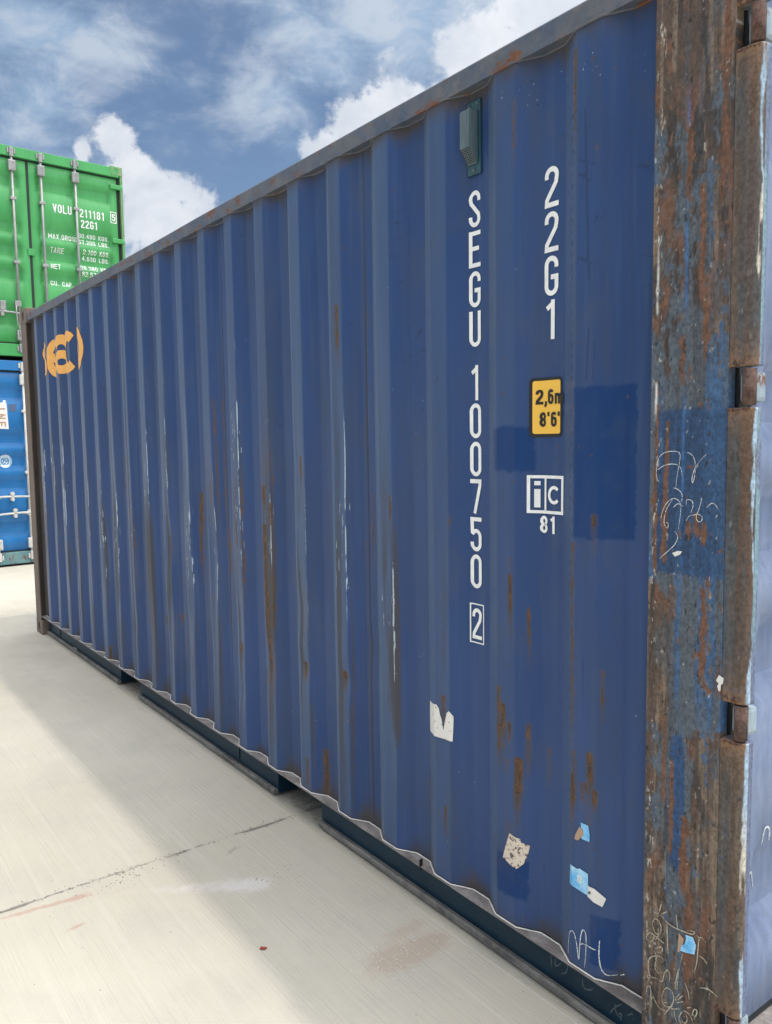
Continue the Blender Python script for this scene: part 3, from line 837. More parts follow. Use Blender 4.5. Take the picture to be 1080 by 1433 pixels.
# ------------------------------------------------------------------ corner casting (boolean cut once, then mirrored)
def casting_meshes():
    bm = bmesh.new()
    add_box(bm, 0, .178, 0, .162, 0, .118, bevel=.010, seg=3)
    body = bpy.data.objects.new('tmp_body', bm_mesh('tmp', bm))
    COL.objects.link(body)
    cut = bmesh.new()

    def stad(axis, c0, c1, ha, hb, d0, d1):
        n = 10
        r_ = min(ha, hb)
        pts = []
        for i in range(n + 1):
            a = math.pi * i / n
            pts.append((r_ * math.cos(a), (hb - r_) + r_ * math.sin(a)) if hb >= ha else ((ha - r_) + r_ * math.sin(a), -r_ * math.cos(a)))
        for i in range(n + 1):
            a = math.pi * i / n
            pts.append((-r_ * math.cos(a), -(hb - r_) - r_ * math.sin(a)) if hb >= ha else (-(ha - r_) - r_ * math.sin(a), r_ * math.cos(a)))
        lo, hi = [], []
        for a, b in pts:
            if axis == 'y':
                lo.append(cut.verts.new((c0 + a, d0, c1 + b)))
                hi.append(cut.verts.new((c0 + a, d1, c1 + b)))
            else:
                lo.append(cut.verts.new((d0, c0 + a, c1 + b)))
                hi.append(cut.verts.new((d1, c0 + a, c1 + b)))
        m_ = len(lo)
        for i in range(m_):
            cut.faces.new((lo[i], lo[(i + 1) % m_], hi[(i + 1) % m_], hi[i]))
        cut.faces.new(lo[::-1])
        cut.faces.new(hi)
    stad('y', .095, .060, .026, .036, -.02, .150)
    stad('x', .085, .060, .030, .036, -.02, .165)
    cutter = bpy.data.objects.new('tmp_cut', bm_mesh('tmp_cut', cut))
    COL.objects.link(cutter)
    md = body.modifiers.new('b', 'BOOLEAN')
    md.operation = 'DIFFERENCE'
    md.object = cutter
    md.solver = 'EXACT'
    dg = bpy.context.evaluated_depsgraph_get()
    me = bpy.data.meshes.new_from_object(body.evaluated_get(dg))
    bpy.data.objects.remove(body)
    bpy.data.objects.remove(cutter)
    me.name = 'corner_casting'
    res = {}
    for sx in (1, -1):
        for sy in (1, -1):
            for sz in (1, -1):
                c_ = me.copy()
                c_.transform(Matrix.Diagonal((sx, sy, sz, 1)))
                if sx * sy * sz < 0:
                    c_.flip_normals()
                res[(sx, sy, sz)] = c_
    return res


CAST = casting_meshes()
_cc = {}


def cast(sx, sy, sz, mt):
    k_ = (sx, sy, sz, mt.name)
    if k_ not in _cc:
        _cc[k_] = CAST[(sx, sy, sz)].copy()
        _cc[k_].materials.append(mt)
    return _cc[k_]


W, H = 2.438, 2.591

# ------------------------------------------------------------------ door end, shared by the three containers
BANDS = [(2.285, 2.06), (1.717, 1.50), (1.432, 1.211), (1.14, .93), (.607, .37)]
DOOR_IN = .040                 # leaf face lies this far inside the end plane
REC = .044


def leaf_rows():
    rows = [(2.425, 0.0)]
    for a, b in BANDS:
        rows += [(a, 0.0), (a - .056, REC), (b + .056, REC), (b, 0.0)]
    rows.append((.205, 0.0))
    return rows


def leaf_depth(y, z, ya, yb):
    if y < ya or y > yb:
        return 0.0
    e = min(1, (y - ya) / .02, (yb - y) / .02)
    rows = leaf_rows()
    for (z0, d0), (z1, d1) in zip(rows[:-1], rows[1:]):
        if z1 <= z <= z0:
            f = (z0 - z) / max(1e-6, z0 - z1)
            return e * (d0 + (d1 - d0) * f)
    return 0.0


def door_leaf(root, L, y0, y1, mt, hinge_side, stile_h=.085, stile_c=.085):
    ya, yb = (y0 + stile_h, y1 - stile_c) if hinge_side < 0 else (y0 + stile_c, y1 - stile_h)
    cols = [y0, y0 + .006, ya, ya + .02, yb - .02, yb, y1 - .006, y1]
    rows = [(2.431, 0.0)] + leaf_rows() + [(.199, 0.0)]
    P = np.zeros((len(rows), len(cols), 3))
    for i, (z, d) in enumerate(rows):
        for j, y in enumerate(cols):
            dd = d if 3 <= j <= 4 else 0.0
            if i in (0, len(rows) - 1) or j in (0, len(cols) - 1):
                dd = .006
            P[i, j] = (L - DOOR_IN - dd, y, z)
    me = grid_mesh('door', P[::-1], smooth=False)
    bm = bmesh.new()
    bm.from_mesh(me)
    add_box(bm, L - DOOR_IN - .075, L - DOOR_IN - .042, y0 + .002, y1 - .002, .201, 2.429)
    # rim joining the face to the back
    add_box(bm, L - DOOR_IN - .0405, L - DOOR_IN - .006, y0, y0 + .004, .199, 2.431)
    add_box(bm, L - DOOR_IN - .0405, L - DOOR_IN - .006, y1 - .004, y1, .199, 2.431)
    return obj('door', bm_mesh('door', bm), mt, root), ya, yb


def lock_rod(door, L, y, mt, hz, hdir, hang=False):
    """vertical locking bar with cams, guides and handle; hdir: +1/-1 along y"""
    x = L - DOOR_IN + .034
    bm = bmesh.new()
    add_tube(bm, [(x, y, .10), (x, y, 2.53)], .0165, 12)
    rod = obj('lock_rod', bm_mesh('lock_rod', bm), mt, door)
    # guides
    for z in (.36, 1.18, 1.95):
        if z == .36:
            continue
        box_obj('guide', (L - DOOR_IN - .001, x + .020, y - .036, y + .036, z - .018, z + .018), mt, door, .006)
    # cams and keepers at both ends
    for z, s_ in ((2.50, 1), (.125, -1)):
        bm = bmesh.new()
        add_box(bm, x - .020, x + .024, y - .024, y + .024, z - .055, z + .055, bevel=.006)
        add_box(bm, L - .006, x + .016, y - .050, y - .028, z - .028 + .01 * s_, z + .034 + .01 * s_, bevel=.005)
        add_box(bm, L - .006, x + .016, y + .028, y + .050, z - .028 + .01 * s_, z + .034 + .01 * s_, bevel=.005)
        add_box(bm, x - .018, x + .03, y - .045, y + .045, z - s_ * .16 - .065, z - s_ * .16 + .065, bevel=.012)
        for dz in (-.035, .035):
            add_tube(bm, [(x + .029, y + .012, z - s_ * .16 + dz), (x + .036, y + .012, z - s_ * .16 + dz)], .008, 6)
        obj('cam', bm_mesh('cam', bm), mt, door)
    # handle
    bm = bmesh.new()
    hx = x + .026
    if hang:
        add_box(bm, x - .012, hx + .012, y - .055, y + .02, hz - .035, hz + .035, bevel=.006)
        add_tube(bm, [(hx, y - .04, hz), (hx + .012, y - .045, hz - .10), (hx + .010, y - .040, hz - .22), (hx, y - .015, hz - .28), (hx, y - .012, hz - .40)], .0095, 8)
        obj('handle', bm_mesh('handle', bm), mt, door)
    else:
        add_box(bm, x - .012, hx + .010, y - .035, y + .035, hz - .035, hz + .035, bevel=.008)
        add_tube(bm, [(hx, y, hz), (hx + .006, y + hdir * .12, hz + .004), (hx + .004, y + hdir * .30, hz - .002), (hx - .004, y + hdir * .47, hz - .012)],
                 [.017, .014, .013, .010], 8)
        obj('handle', bm_mesh('handle', bm), mt, door)
        bm = bmesh.new()
        yy = y + hdir * .185
        add_box(bm, L - DOOR_IN - .001, hx + .016, yy - .020, yy + .020, hz - .050, hz + .050, bevel=.008)
        add_tube(bm, [(hx + .004, yy, hz + .04), (hx + .024, yy, hz + .04)], .024, 10)
        add_tube(bm, [(hx + .004, yy, hz - .035), (hx + .022, yy, hz - .035)], .020, 10)
        obj('handle_catch', bm_mesh('handle_catch', bm), mt, door)
    return rod


HINGE_Z = [.230, .925, 1.623, 2.325]


def door_end(root, L, mt_leaf, mt_frame, mt_rod, mt_hinge, mt_sill, hang=False, main=False):
    # header, sill
    box_obj('header', (L - .09, L - .004, .05, W - .05, 2.452, 2.573), mt_frame, root, .006)
    box_obj('sill', (L - .10, L - .004, .05, W - .05, .028, .178), mt_sill, root, .006)
    bm = bmesh.new()
    gx0, gx1 = L - .075, L - DOOR_IN - .010
    add_box(bm, gx0, gx1, .037, .0775, .18, 2.451)
    add_box(bm, gx0, gx1, W - .0775, W - .037, .18, 2.451)
    add_box(bm, gx0, gx1 + .004, 1.2035, 1.2345, .18, 2.431)
    add_box(bm, gx0, gx1 + .004, .078, W - .078, 2.4315, 2.4515)
    add_box(bm, gx0, gx1 + .004, .078, W - .078, .1795, .1985)
    obj('gasket', bm_mesh('gasket', bm), M['gasket'], root)
    doors = []
    for side, (y0, y1) in ((-1, (.078, 1.203)), (1, (1.235, W - .078))):
        d, ya, yb = door_leaf(root, L, y0, y1, mt_leaf, side, .032 if main else .085)
        doors.append((d, ya, yb))
        # two rods per leaf
        if side < 0:
            lock_rod(d, L, .636, mt_rod, .56 if hang else .88, 1, False)
            lock_rod(d, L, 1.030, mt_rod, .67, -1, hang)
        else:
            lock_rod(d, L, W - .636, mt_rod, .56 if hang else .88, -1, False)
            lock_rod(d, L, W - 1.064, mt_rod, .67, 1, hang)
        for hz in HINGE_Z:
            bm = bmesh.new()
            s_ = 1 if side < 0 else -1
            yb0 = .016 if side < 0 else W - .016
            add_tube(bm, [(L - .016, yb0, hz - .037), (L - .016, yb0, hz + .037)], .0135, 12)
            hb = obj('hinge', bm_mesh('hinge', bm), M['hingerust'] if main else mt_hinge, d)
            bm = bmesh.new()
            ys = sorted((yb0 + s_ * .010, yb0 + s_ * (.046 if main else .155)))
            add_box(bm, L - DOOR_IN - .004, L - .004, ys[0], ys[1], hz - .031, hz + .031, bevel=.010)
            obj('hinge_blade', bm_mesh('hinge_blade', bm), mt_hinge, d)
    # small plate that laps the two leaves
    box_obj('lap_plate', (L - DOOR_IN + .001, L - DOOR_IN + .012, 1.180, 1.262, 1.29, 1.375), mt_leaf, doors[0][0], .004)
    return doors


def corrugated(nx, x0, x1, z0, z1, y, depth, sgn):
    P = []
    xs = []
    per = .278
    n = int((x1 - x0) / per)
    xs.append((x0, 0))
    st = x0 + ((x1 - x0) - n * per) / 2
    for i in range(n):
        b = st + i * per
        xs += [(b, 0), (b + .068, depth), (b + .138, depth), (b + .206, 0)]
    xs.append((x1, 0))
    return np.array([[(x, y + sgn * d, z) for x, d in xs] for z in (z0, z1)])


def plain_body(root, L, mt, mt_post):
    """castings, posts, rails, walls and roof of a container seen from its door end"""
    for (xx, sx) in ((0, 1), (L, -1)):
        for (yy, sy) in ((0, 1), (W, -1)):
            for (zz, sz) in ((0, 1), (H, -1)):
                o = obj('corner_casting', cast(sx, sy, sz, mt_post), mt_post, root)
                o.location = (xx, yy, zz)
    for yy, s_ in ((0, 1), (W, -1)):
        for xx, sx in ((0, 1), (L, -1)):
            bm = bmesh.new()
            xa, xb = sorted((xx + sx * .004, xx + sx * .15))
            ya, yb = sorted((yy + s_ * .004, yy + s_ * .020))
            add_box(bm, xa, xb, ya, yb, .117, H - .117, bevel=.003)
            xa, xb = sorted((xx + sx * .006, xx + sx * .06))
            ya, yb = sorted((yy + s_ * .0205, yy + s_ * .036))
            add_box(bm, xa, xb, ya, yb, .117, H - .117, bevel=.003)
            obj('corner_post', bm_mesh('corner_post', bm), mt_post if sx < 0 else mt, root)
        ya, yb = sorted((yy + s_ * .012, yy + s_ * .072))
        box_obj('top_rail', (.17, L - .17, ya, yb, 2.500, 2.560), mt, root)
        box_obj('bottom_rail', (.17, L - .17, ya, yb, .03, .160), mt, root)
        P = corrugated(0, .14, L - .14, .155, 2.505, yy + s_ * .014, .036, s_)
        obj('side_panel', grid_mesh('side_panel', P, False), mt, root)
    box_obj('front_header', (.004, .08, .05, W - .05, 2.48, 2.575), mt, root)
    box_obj('front_sill', (.004, .09, .05, W - .05, .03, .17), mt, root)
    Q = corrugated(0, .06, W - .06, .165, 2.49, .014, .036, 1)[:, :, [1, 0, 2]]
    obj('end_panel', grid_mesh('end_panel', Q, False), mt, root)
    Rf = corrugated(0, .08, L - .08, .06, W - .06, 0, .02, -1)
    Rf = np.stack([Rf[:, :, 0], Rf[:, :, 2], 2.565 + Rf[:, :, 1]], -1)
    obj('roof_panel', grid_mesh('roof_panel', Rf, False), mt, root)
    box_obj('floor', (.08, L - .1, .06, W - .06, .15, .178), M['wood'], root, 0)


def door_map(L, leaves):
    def f(y, z):
        d = 0.0
        for (_, ya, yb), (y0, y1) in zip(leaves, ((.078, 1.203), (1.235, W - .078))):
            if y0 <= y <= y1:
                d = leaf_depth(y, z, ya, yb)
        return (L - DOOR_IN - d + .0032, y, z)
    return f


def container_root(label, loc, rot=0.0):
    e = bpy.data.objects.new('shipping_container', None)
    COL.objects.link(e)
    e.empty_display_size = .3
    e.location = loc
    e.rotation_euler = (0, 0, rot)
    e['label'] = label
    e['category'] = 'shipping container'
    e['group'] = 'shipping containers standing on the concrete yard'
    return e


# ------------------------------------------------------------------ the stack at the far left
PHI = .0706
LS = 6.058
CX, CY = -4.071, 2.291         # its near right corner on the ground
nx, ny = math.cos(PHI), math.sin(PHI)
lx = CX - (nx * LS - ny * W)
ly = CY - (ny * LS + nx * W)

blue = container_root('bright blue container at ground level under the green one, white locking bars on its doors', (lx, ly, 0), PHI)
plain_body(blue, LS, M['skyblue'], M['bluesill'])
bl = door_end(blue, LS, M['skyblue'], M['skyblue'], M['galvw'], M['galvw'], M['bluesill'])
bmap = door_map(LS, bl)
off = lambda dx: (lambda y, z: (bmap(y, z)[0] + dx, y, z))
Y_ = lambda t: W - t
obj('sticker', patch_mesh('sticker', [(Y_(1.92), 1.74), (Y_(1.60), 1.725), (Y_(1.612), 2.075), (Y_(1.64), 2.085), (Y_(1.66), 2.05), (Y_(1.70), 2.09), (Y_(1.92), 2.08)], off(0), .05), M['paper'], blue)
# sideways orange print on that sheet
V, F = [], []
for i, ch in enumerate('ENI'):
    for pts, cl_ in glyph(ch, .6, .16):
        ribbon(V, F, [(Y_(1.735) + y * .105, 1.755 + i * .095 + (.6 - x) * .10) for x, y in pts], .017, off(.001), .03, cl_)
obj('lettering', mesh('lettering', V, F), M['tan'], blue)
obj('paint_patch', patch_mesh('paint_patch', [(Y_(1.585), 1.945), (Y_(1.50), 1.945), (Y_(1.50), 2.035), (Y_(1.585), 2.035)], off(0), .05), flat_mat('grey_blue_patch', (.075, .12, .22), .6), blue)
obj('round_seal', patch_mesh('round_seal', [(Y_(1.655) + .082 * math.cos(a * math.pi / 14), 1.325 + .082 * math.sin(a * math.pi / 14)) for a in range(28)], off(.0005), .04), flat_mat('pale_seal_film', (.55, .66, .74), .5), blue)
V, F = [], []
for rr, ww in ((.070, .007), (.045, .012)):
    ribbon(V, F, arc(Y_(1.655), 1.325, rr, rr, 0, 360, 24)[:-1], ww, off(.0015), .03, True)
for pts in ([(-.03, -.02), (-.01, .01), (.02, -.01), (.035, .02)], [(-.03, .015), (0, .03), (.02, .015)], [(-.02, -.035), (.01, -.03)]):
    ribbon(V, F, [(Y_(1.655) + x, 1.325 + z) for x, z in pts], .013, off(.0015), .03)
obj('emblem', mesh('emblem', V, F), flat_mat('seal_blue_print', (.06, .20, .42), .5), blue)

green = container_root('green container stacked on the bright blue one, white code letters beside its grey locking bars', (lx, ly, 2.603), PHI)
plain_body(green, LS, M['green'], M['greenpale'])
gl = door_end(green, LS, M['green'], M['green'], M['galv'], M['green'], M['green'], hang=True)
gmap = door_map(LS, gl)
gz = 2.603
for txt, t, z, h in (('VOLU', .925, 4.475, .105), ('211181', .585, 4.468, .105), ('22G1', .575, 4.335, .100),
                     ('MAX.GROSS', .985, 4.152, .062), ('30.480 KGS.', .600, 4.212, .058), ('67.200 LBS.', .605, 4.130, .058),
                     ('TARE', .975, 3.975, .062), ('2.100 KGS.', .560, 4.002, .058), ('4.630 LBS.', .565, 3.922, .058),
                     ('NET', .985, 3.765, .062), ('28.380 KGS.', .600, 3.795, .058), ('62.570 LBS.', .585, 3.715, .058),
                     ('CU. CAP.', .985, 3.560, .060)):
    big = h > .08
    u_ = Y_(t)
    ww, gg = (.46, .14) if big else (.56, .16)
    for word in txt.split(' '):
        obj('lettering', text_mesh('lettering', word, u_, z - gz, h, gmap, w=ww, s=.14, gap=gg, step=.007), M['white'], green)
        u_ += h * (sum({'1': ww * .8, '.': ww * .4, 'M': ww * 1.3, 'I': ww * .5}.get(c_, ww) + gg for c_ in word) + ww * .8 + gg)
obj('digit', text_mesh('digit', '5', Y_(.155), 4.485 - gz, .09, gmap, w=.5, s=.15, step=.03), M['white'], green)
V, F = [], []
ribbon(V, F, [(Y_(.172), 4.462 - gz), (Y_(.098), 4.462 - gz), (Y_(.098), 4.60 - gz), (Y_(.172), 4.60 - gz)], .010, gmap, .03, True)
obj('digit_frame', mesh('digit_frame', V, F), M['white'], green)
box_obj('lock_box', (LS - DOOR_IN + .001, LS - DOOR_IN + .03, Y_(1.625), Y_(1.555), .56, .70), M['galv'], green, .012)

# ------------------------------------------------------------------ the big weathered container
LM = 6.092
YO, YI, PIT, XLAST = .012, .048, .2763, 5.630
main = container_root('long weathered navy blue container with a rusted corner post and white code down its side', (0, 0, 0))


def prof0(x):
    t = np.mod(x - XLAST, PIT)
    y = np.where(t < .072, YO, np.where(t < .140, YO + (t - .072) / .068 * (YI - YO),
                 np.where(t < .209, YI, YI - (t - .209) / (PIT - .209) * (YI - YO))))
    y = np.where(x > 5.765, YI, y)
    return np.where(x < .312, YI, y)


_fx = np.arange(-.1, 6.3, .001)
_fy = np.convolve(prof0(_fx), np.hanning(9) / np.hanning(9).sum(), 'same')


_kr = random.Random(21)
KNOCKS = [(XLAST - PIT * _kr.randint(3, 18) + _kr.uniform(.0, .08), _kr.uniform(.3, 1.5), _kr.uniform(.03, .06), _kr.uniform(.05, .30), _kr.uniform(.004, .011)) for _ in range(26)]


def surf(x, z):
    """outer face of the side sheets, with dents and slack"""
    x = np.asarray(x, float)
    z = np.asarray(z, float)
    y = np.interp(x, _fx, _fy)
    y = y + .0030 * (fbm(x * 1.7, z * 1.1, 31, 3) - .5) + .0022 * (fbm(x * 7, z * 2.0, 33, 3) - .5)
    # pushed in ribs low down and forklift knocks
    for cx, cz, rx, rz, d in ((3.99, .60, .05, .10, .010), (4.28, .645, .05, .06, .008), (4.58, .655, .05, .06, .009), (4.70, .80, .05, .08, .006),
                              (3.70, .72, .06, .20, .012), (3.42, .45, .07, .25, .010), (2.6, .5, .06, .2, .008), (1.2, .7, .06, .12, .012), (5.66, .63, .05, .05, .006),
                              (3.13, .55, .05, .25, .008), (5.08, .40, .06, .1, .004)):
        y = y + d * np.exp(-((x - cx) / rx) ** 2 - ((z - cz) / rz) ** 2)
    for (cx, cz, rx, rz, d) in KNOCKS:
        y = y + d * np.exp(-((x - cx) / rx) ** 2 - ((z - cz) / rz) ** 2)
    return y + np.where(x < 5.608, 0, -.0012)


ST = .0018


def side_map(x, z):
    return (x, float(surf(x, z)) - ST, z)


def side_map2(x, z):
    return (x, float(surf(x, z)) - ST * 1.6, z)


def side_map3(x, z):
    return (x, float(surf(x, z)) - ST * 2.2, z)


SEAMS = [1.245, 2.350, 3.575, 4.690, 5.608]
Z0, Z1 = .1535, 2.4885


def side_attrs(X, Z):
    n = {}
    rust = np.zeros_like(X)
    chip = np.zeros_like(X)
    dirt = np.zeros_like(X)
    scuff = np.zeros_like(X)
    patch = np.zeros_like(X)
    fade = np.zeros_like(X)
    wob = .006 * (fbm(X * 0 + 3, Z * 9, 41, 3) - .5)
    for (sx, zt, zb, wd, st) in STREAKS:
        wd = min(wd * (1.5 if sx > 5.3 else 1.15), .024)
        hot = np.exp(-((X + wob - sx) / wd) ** 2)
        L_ = max(.01, zt - zb)
        v = np.where(Z > zt, np.exp(-((Z - zt) / .008) ** 2), np.where(Z < zb, np.exp(-((Z - zb) / (.06 + .3 * L_)) ** 2) * .75, 1.0))
        rag = .55 + .75 * fbm(X * 160, Z * 26, 43, 3)
        rust = np.maximum(rust, st * 1.05 * hot * v * rag)
        tail = np.exp(-((X + wob - sx) / (wd * 1.4)) ** 2) * np.where(Z < zb, np.exp(-((zb - Z) / .13)), np.where(Z < zt, .9, 0)) * (.85 if L_ > .04 else .5) * st
        dirt = np.maximum(dirt, tail)
    # per rib wear, and sky sheen painted on the facets
    rr = random.Random(5)
    for k in range(0, 20):
        xk = XLAST - PIT * (19 - k)
        far = 1 - min(1, max(0, (k - 16) / 3.0))
        cs = {12: 1.15, 13: .8, 14: .45, 15: .95, 16: .85, 17: .25, 18: .3, 19: .1}.get(k, .6 + .5 * rr.random())
        zc, zr = rr.uniform(1.0, 1.5), rr.uniform(.35, .6)
        if k == 12:
            zc, zr = 1.45, .55
        if k == 15:
            zc, zr = 1.25, .38
        if k == 16:
            zc, zr = 1.02, .33
        if k in (17, 18):
            zc, zr = 1.05, .22
        zone = np.exp(-((Z - zc) / zr) ** 4)
        seg = sstep(fbm(Z * 7 + k * 5, X * 0 + k, 51, 4), .36, .60)
        edge = np.exp(-((X - xk - .071) / .0032) ** 2)
        chip = np.maximum(chip, cs * edge * zone * (0.36 + .90 * seg))
        # scattered scrape flecks on the flat and the slope beside it
        flat = sstep(X, xk - .004, xk + .01) * (1 - sstep(X, xk + .085, xk + .11))
        fl = sstep(fbm(X * 150 + k, Z * 13, 53, 4), .60, .74)
        chip = np.maximum(chip, .75 * cs * flat * fl * np.exp(-((Z - zc + .12) / (zr * .8)) ** 2))
        # brown film on flats lower down
        bs = {13: .8, 12: .75, 11: .7, 10: .4, 8: .7, 7: .55, 14: .3, 15: .3, 16: .3, 17: .12, 18: .1, 19: .05}.get(k, .35 + .35 * rr.random())
        fl2 = sstep(fbm(X * 60 + k * 3, Z * 3.2, 55, 4), .47, .70)
        rust = np.maximum(rust, bs * .95 * flat * fl2 * np.exp(-((Z - .95) / .62) ** 4))
        dirt = np.maximum(dirt, (.62 * far + .12) * flat * sstep(fbm(X * 24 + k, Z * 1.5, 58, 4), .36, .66) * (.5 + .5 * np.exp(-((Z - .8) / .7) ** 2)))
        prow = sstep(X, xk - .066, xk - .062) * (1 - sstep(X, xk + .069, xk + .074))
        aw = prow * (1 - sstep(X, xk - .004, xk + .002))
        fade = np.maximum(fade, (aw * (.62 + .3 * far) + (prow - aw) * (.06 + .84 * far)) * (.45 + .9 * fbm(X * 3.1, Z * .8, 59, 3)) * (0.35 + .9 * fbm(X * 14, Z * 1.4, 57, 3)))  # paler flats and away slopes: grazing sky sheen put into the colour
    # grime on the foot of the sheet, heavier in the troughs
    trough = sstep(np.interp(X, _fx, _fy), YO + .006, YI)
    foot = np.exp(-(Z - Z0) / (.045 + .13 * fbm(X * 2.2, Z * 0, 61, 3)))
    dirt = np.maximum(dirt, (.55 + .45 * trough) * foot * (.45 + .9 * fbm(X * 11, Z * 5, 63, 4)))
    # grey bloom rising on the lower fifth
    dirt = np.maximum(dirt, .46 * np.exp(-((Z - .3) / .28) ** 2) * sstep(fbm(X * 5, Z * 2.2, 65, 4), .40, .72))
    # grime under the top rail
    dirt = np.maximum(dirt, .95 * np.exp(-(Z1 - Z) / (.03 + .09 * fbm(X * 26, Z * 0, 68, 3))) * (.3 + fbm(X * 9, Z * 2, 67, 3)))
    # run marks beside the sheet seams
    for s_ in SEAMS[1:4]:
        sm = np.exp(-((X - s_ + .004) / .016) ** 2)
        dirt = np.maximum(dirt, .72 * sm * (.35 + .8 * fbm(X * 20, Z * 1.6, 69, 4)))
        dirt = np.maximum(dirt, .95 * np.exp(-((X - s_) / .0022) ** 2))
    for s_ in (2.065, 3.31):
        dirt = np.maximum(dirt, .66 * np.exp(-((X - s_) / .018) ** 2) * (.3 + .9 * fbm(X * 18, Z * 1.3, 71, 4)))
    # chain weld holes on the last seam
    ph = np.mod(Z, .0272) / .0272
    dash = np.exp(-((X - SEAMS[4] + .002 * np.sin(Z * 23)) / .0022) ** 2) * sstep(ph, .28, .38) * (1 - sstep(ph, .62, .74)) * sstep(Z, 1.05, 1.2) * (1 - sstep(Z, 2.30, 2.4))
    scuff = np.maximum(scuff, 1.3 * dash)
    rust = np.maximum(rust, .85 * dash * sstep(fbm(Z * 9, X * 0, 73, 3), .48, .6))
    rust = np.maximum(rust, .8 * np.exp(-((X - SEAMS[4] - .003) / .0035) ** 2) * sstep(Z, 2.25, 2.4))
    dirt = np.maximum(dirt, .42 * np.exp(-((X - SEAMS[4] + .012) / .016) ** 2))
    # dark scuffs: short slanting strokes
    q = fbm((X * .9 + Z * .35) * 14, (Z - X * .22 + .02 * np.sin(X * 40)) * 120, 75, 3)
    lane = sstep(fbm(X * 5, Z * 1.5, 77, 3), .52, .66) * sstep(Z, 1.2, 1.7)
    scuff = np.maximum(scuff, .80 * lane * sstep(q, .66, .76))
    for (x0, x1, za, zb, dd) in ((5.655, 5.67, 2.3, 1.9, .004), (5.672, 5.664, 1.79, 1.66, .004), (5.69, 5.684, 1.76, 1.66, .003), (5.665, 5.66, 1.02, .9, .002)):
        f = np.clip((za - Z) / (za - zb), 0, 1)
        xx = x0 + (x1 - x0) * f
        scuff = np.maximum(scuff, 1.0 * np.exp(-((X - xx) / dd) ** 2) * (Z < za) * (Z > zb))
    # flecks everywhere
    fk = fbm(X * 150, Z * 100, 81, 2)
    chip = np.maximum(chip, .62 * sstep(fk, .90, .95))
    rust = np.maximum(rust, .9 * sstep(fbm(X * 70, Z * 50, 83, 2), .875, .92))
    # speckled primer near the top of the last two flats
    top = np.exp(-((Z - 2.40) / .09) ** 2) * sstep(X, 5.2, 5.34)
    chip = np.maximum(chip, .62 * top * sstep(fbm(X * 230, Z * 170, 85, 2), .62, .85))
    # freshly repainted rectangles
    for (xa, xb, za, zb) in ((5.330, 5.474, 1.437, 1.556), (5.622, 5.786, 1.278, 1.648), (5.349, 5.461, .232, .350), (5.690, 5.760, .185, .322)):
        ex = .0045 * (fbm(X * 40, Z * 90, 87, 4, .65) - .5) * 4
        d = np.minimum(np.minimum(X - xa, xb - X), np.minimum(Z - za, zb - Z)) + ex
        patch = np.maximum(patch, sstep(d, -.0015, .0025))
    # caulked gap against the post
    for xg in (5.8215, 5.8375):
        dirt = np.maximum(dirt, .85 * np.exp(-((X - xg) / .0022) ** 2))
    scuff = np.maximum(scuff, .8 * sstep(X, 5.835, 5.846))
    chip = np.where(patch > .4, chip * .25, chip)
    dirt = np.where((patch > .4) & (Z > .5), dirt * .3, dirt)
    n.update(rust=rust, chip=chip, dirt=dirt, scuff=scuff, patch=patch, fade=fade)
    return n


def side_sheet(xa, xb):
    st = .0045 if xb > 4.2 else .0065
    xs = np.linspace(xa, xb, int((xb - xa) / st) + 1)
    fine = []
    for s_ in SEAMS:
        for e in (-.010, -.007, -.005, -.0035, -.002, -.001, .001, .002, .0035, .005, .007, .010):
            if xa <= s_ + e <= xb:
                fine.append(s_ + e)
    xs = np.unique(np.concatenate([xs, fine]))
    nz = 400 if xb > 4.2 else 330
    zs = np.linspace(Z0, Z1, nz)
    X, Z = np.meshgrid(xs, zs)
    Yv = surf(X, Z)
    for s_ in SEAMS[:4]:
        Yv = Yv + .0035 * np.exp(-((X - s_) / .0018) ** 2)
    for xg in (5.8215, 5.8375):
        Yv = Yv + .0035 * np.exp(-((X - xg) / .002) ** 2)
    ph = np.mod(Z, .0272) / .0272
    Yv = Yv + .003 * np.exp(-((X - SEAMS[4]) / .002) ** 2) * sstep(ph, .28, .38) * (1 - sstep(ph, .62, .74))
    me = grid_mesh('side_panel', np.stack([X, Yv, Z], -1))
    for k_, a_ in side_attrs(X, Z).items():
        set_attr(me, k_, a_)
    return me


ends = [.150] + SEAMS + [5.856]
panels = []
for a, b in zip(ends[:-1], ends[1:]):
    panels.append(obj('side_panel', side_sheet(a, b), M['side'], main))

# --- rails
bm = bmesh.new()
extrude_poly(bm, [(.012, 2.488), (.012, 2.541), (.018, 2.547), (.070, 2.547), (.074, 2.541), (.074, 2.488)], .17, 5.90,
             lambda x, i: (.003 * (fbm(np.array(x * 1.3), np.array(.5), 91, 3) - .5), .004 * (fbm(np.array(x * .9), np.array(1.5), 93, 3) - .5)), 60)
obj('top_rail', bm_mesh('top_rail', bm), M['toprail'], main)


def tube_along(bm, f, x0, x1, n, r, seg=5):
    pts = [f(x0 + (x1 - x0) * i / n) for i in range(n + 1)]
    add_tube(bm, pts, r, seg)


bm = bmesh.new()
tube_along(bm, lambda x: (x, float(surf(x, 2.487)) - .001, 2.4885), .18, 5.85, 900, .0045)
obj('weld_bead', bm_mesh('weld_bead', bm), M['toprail'], main)

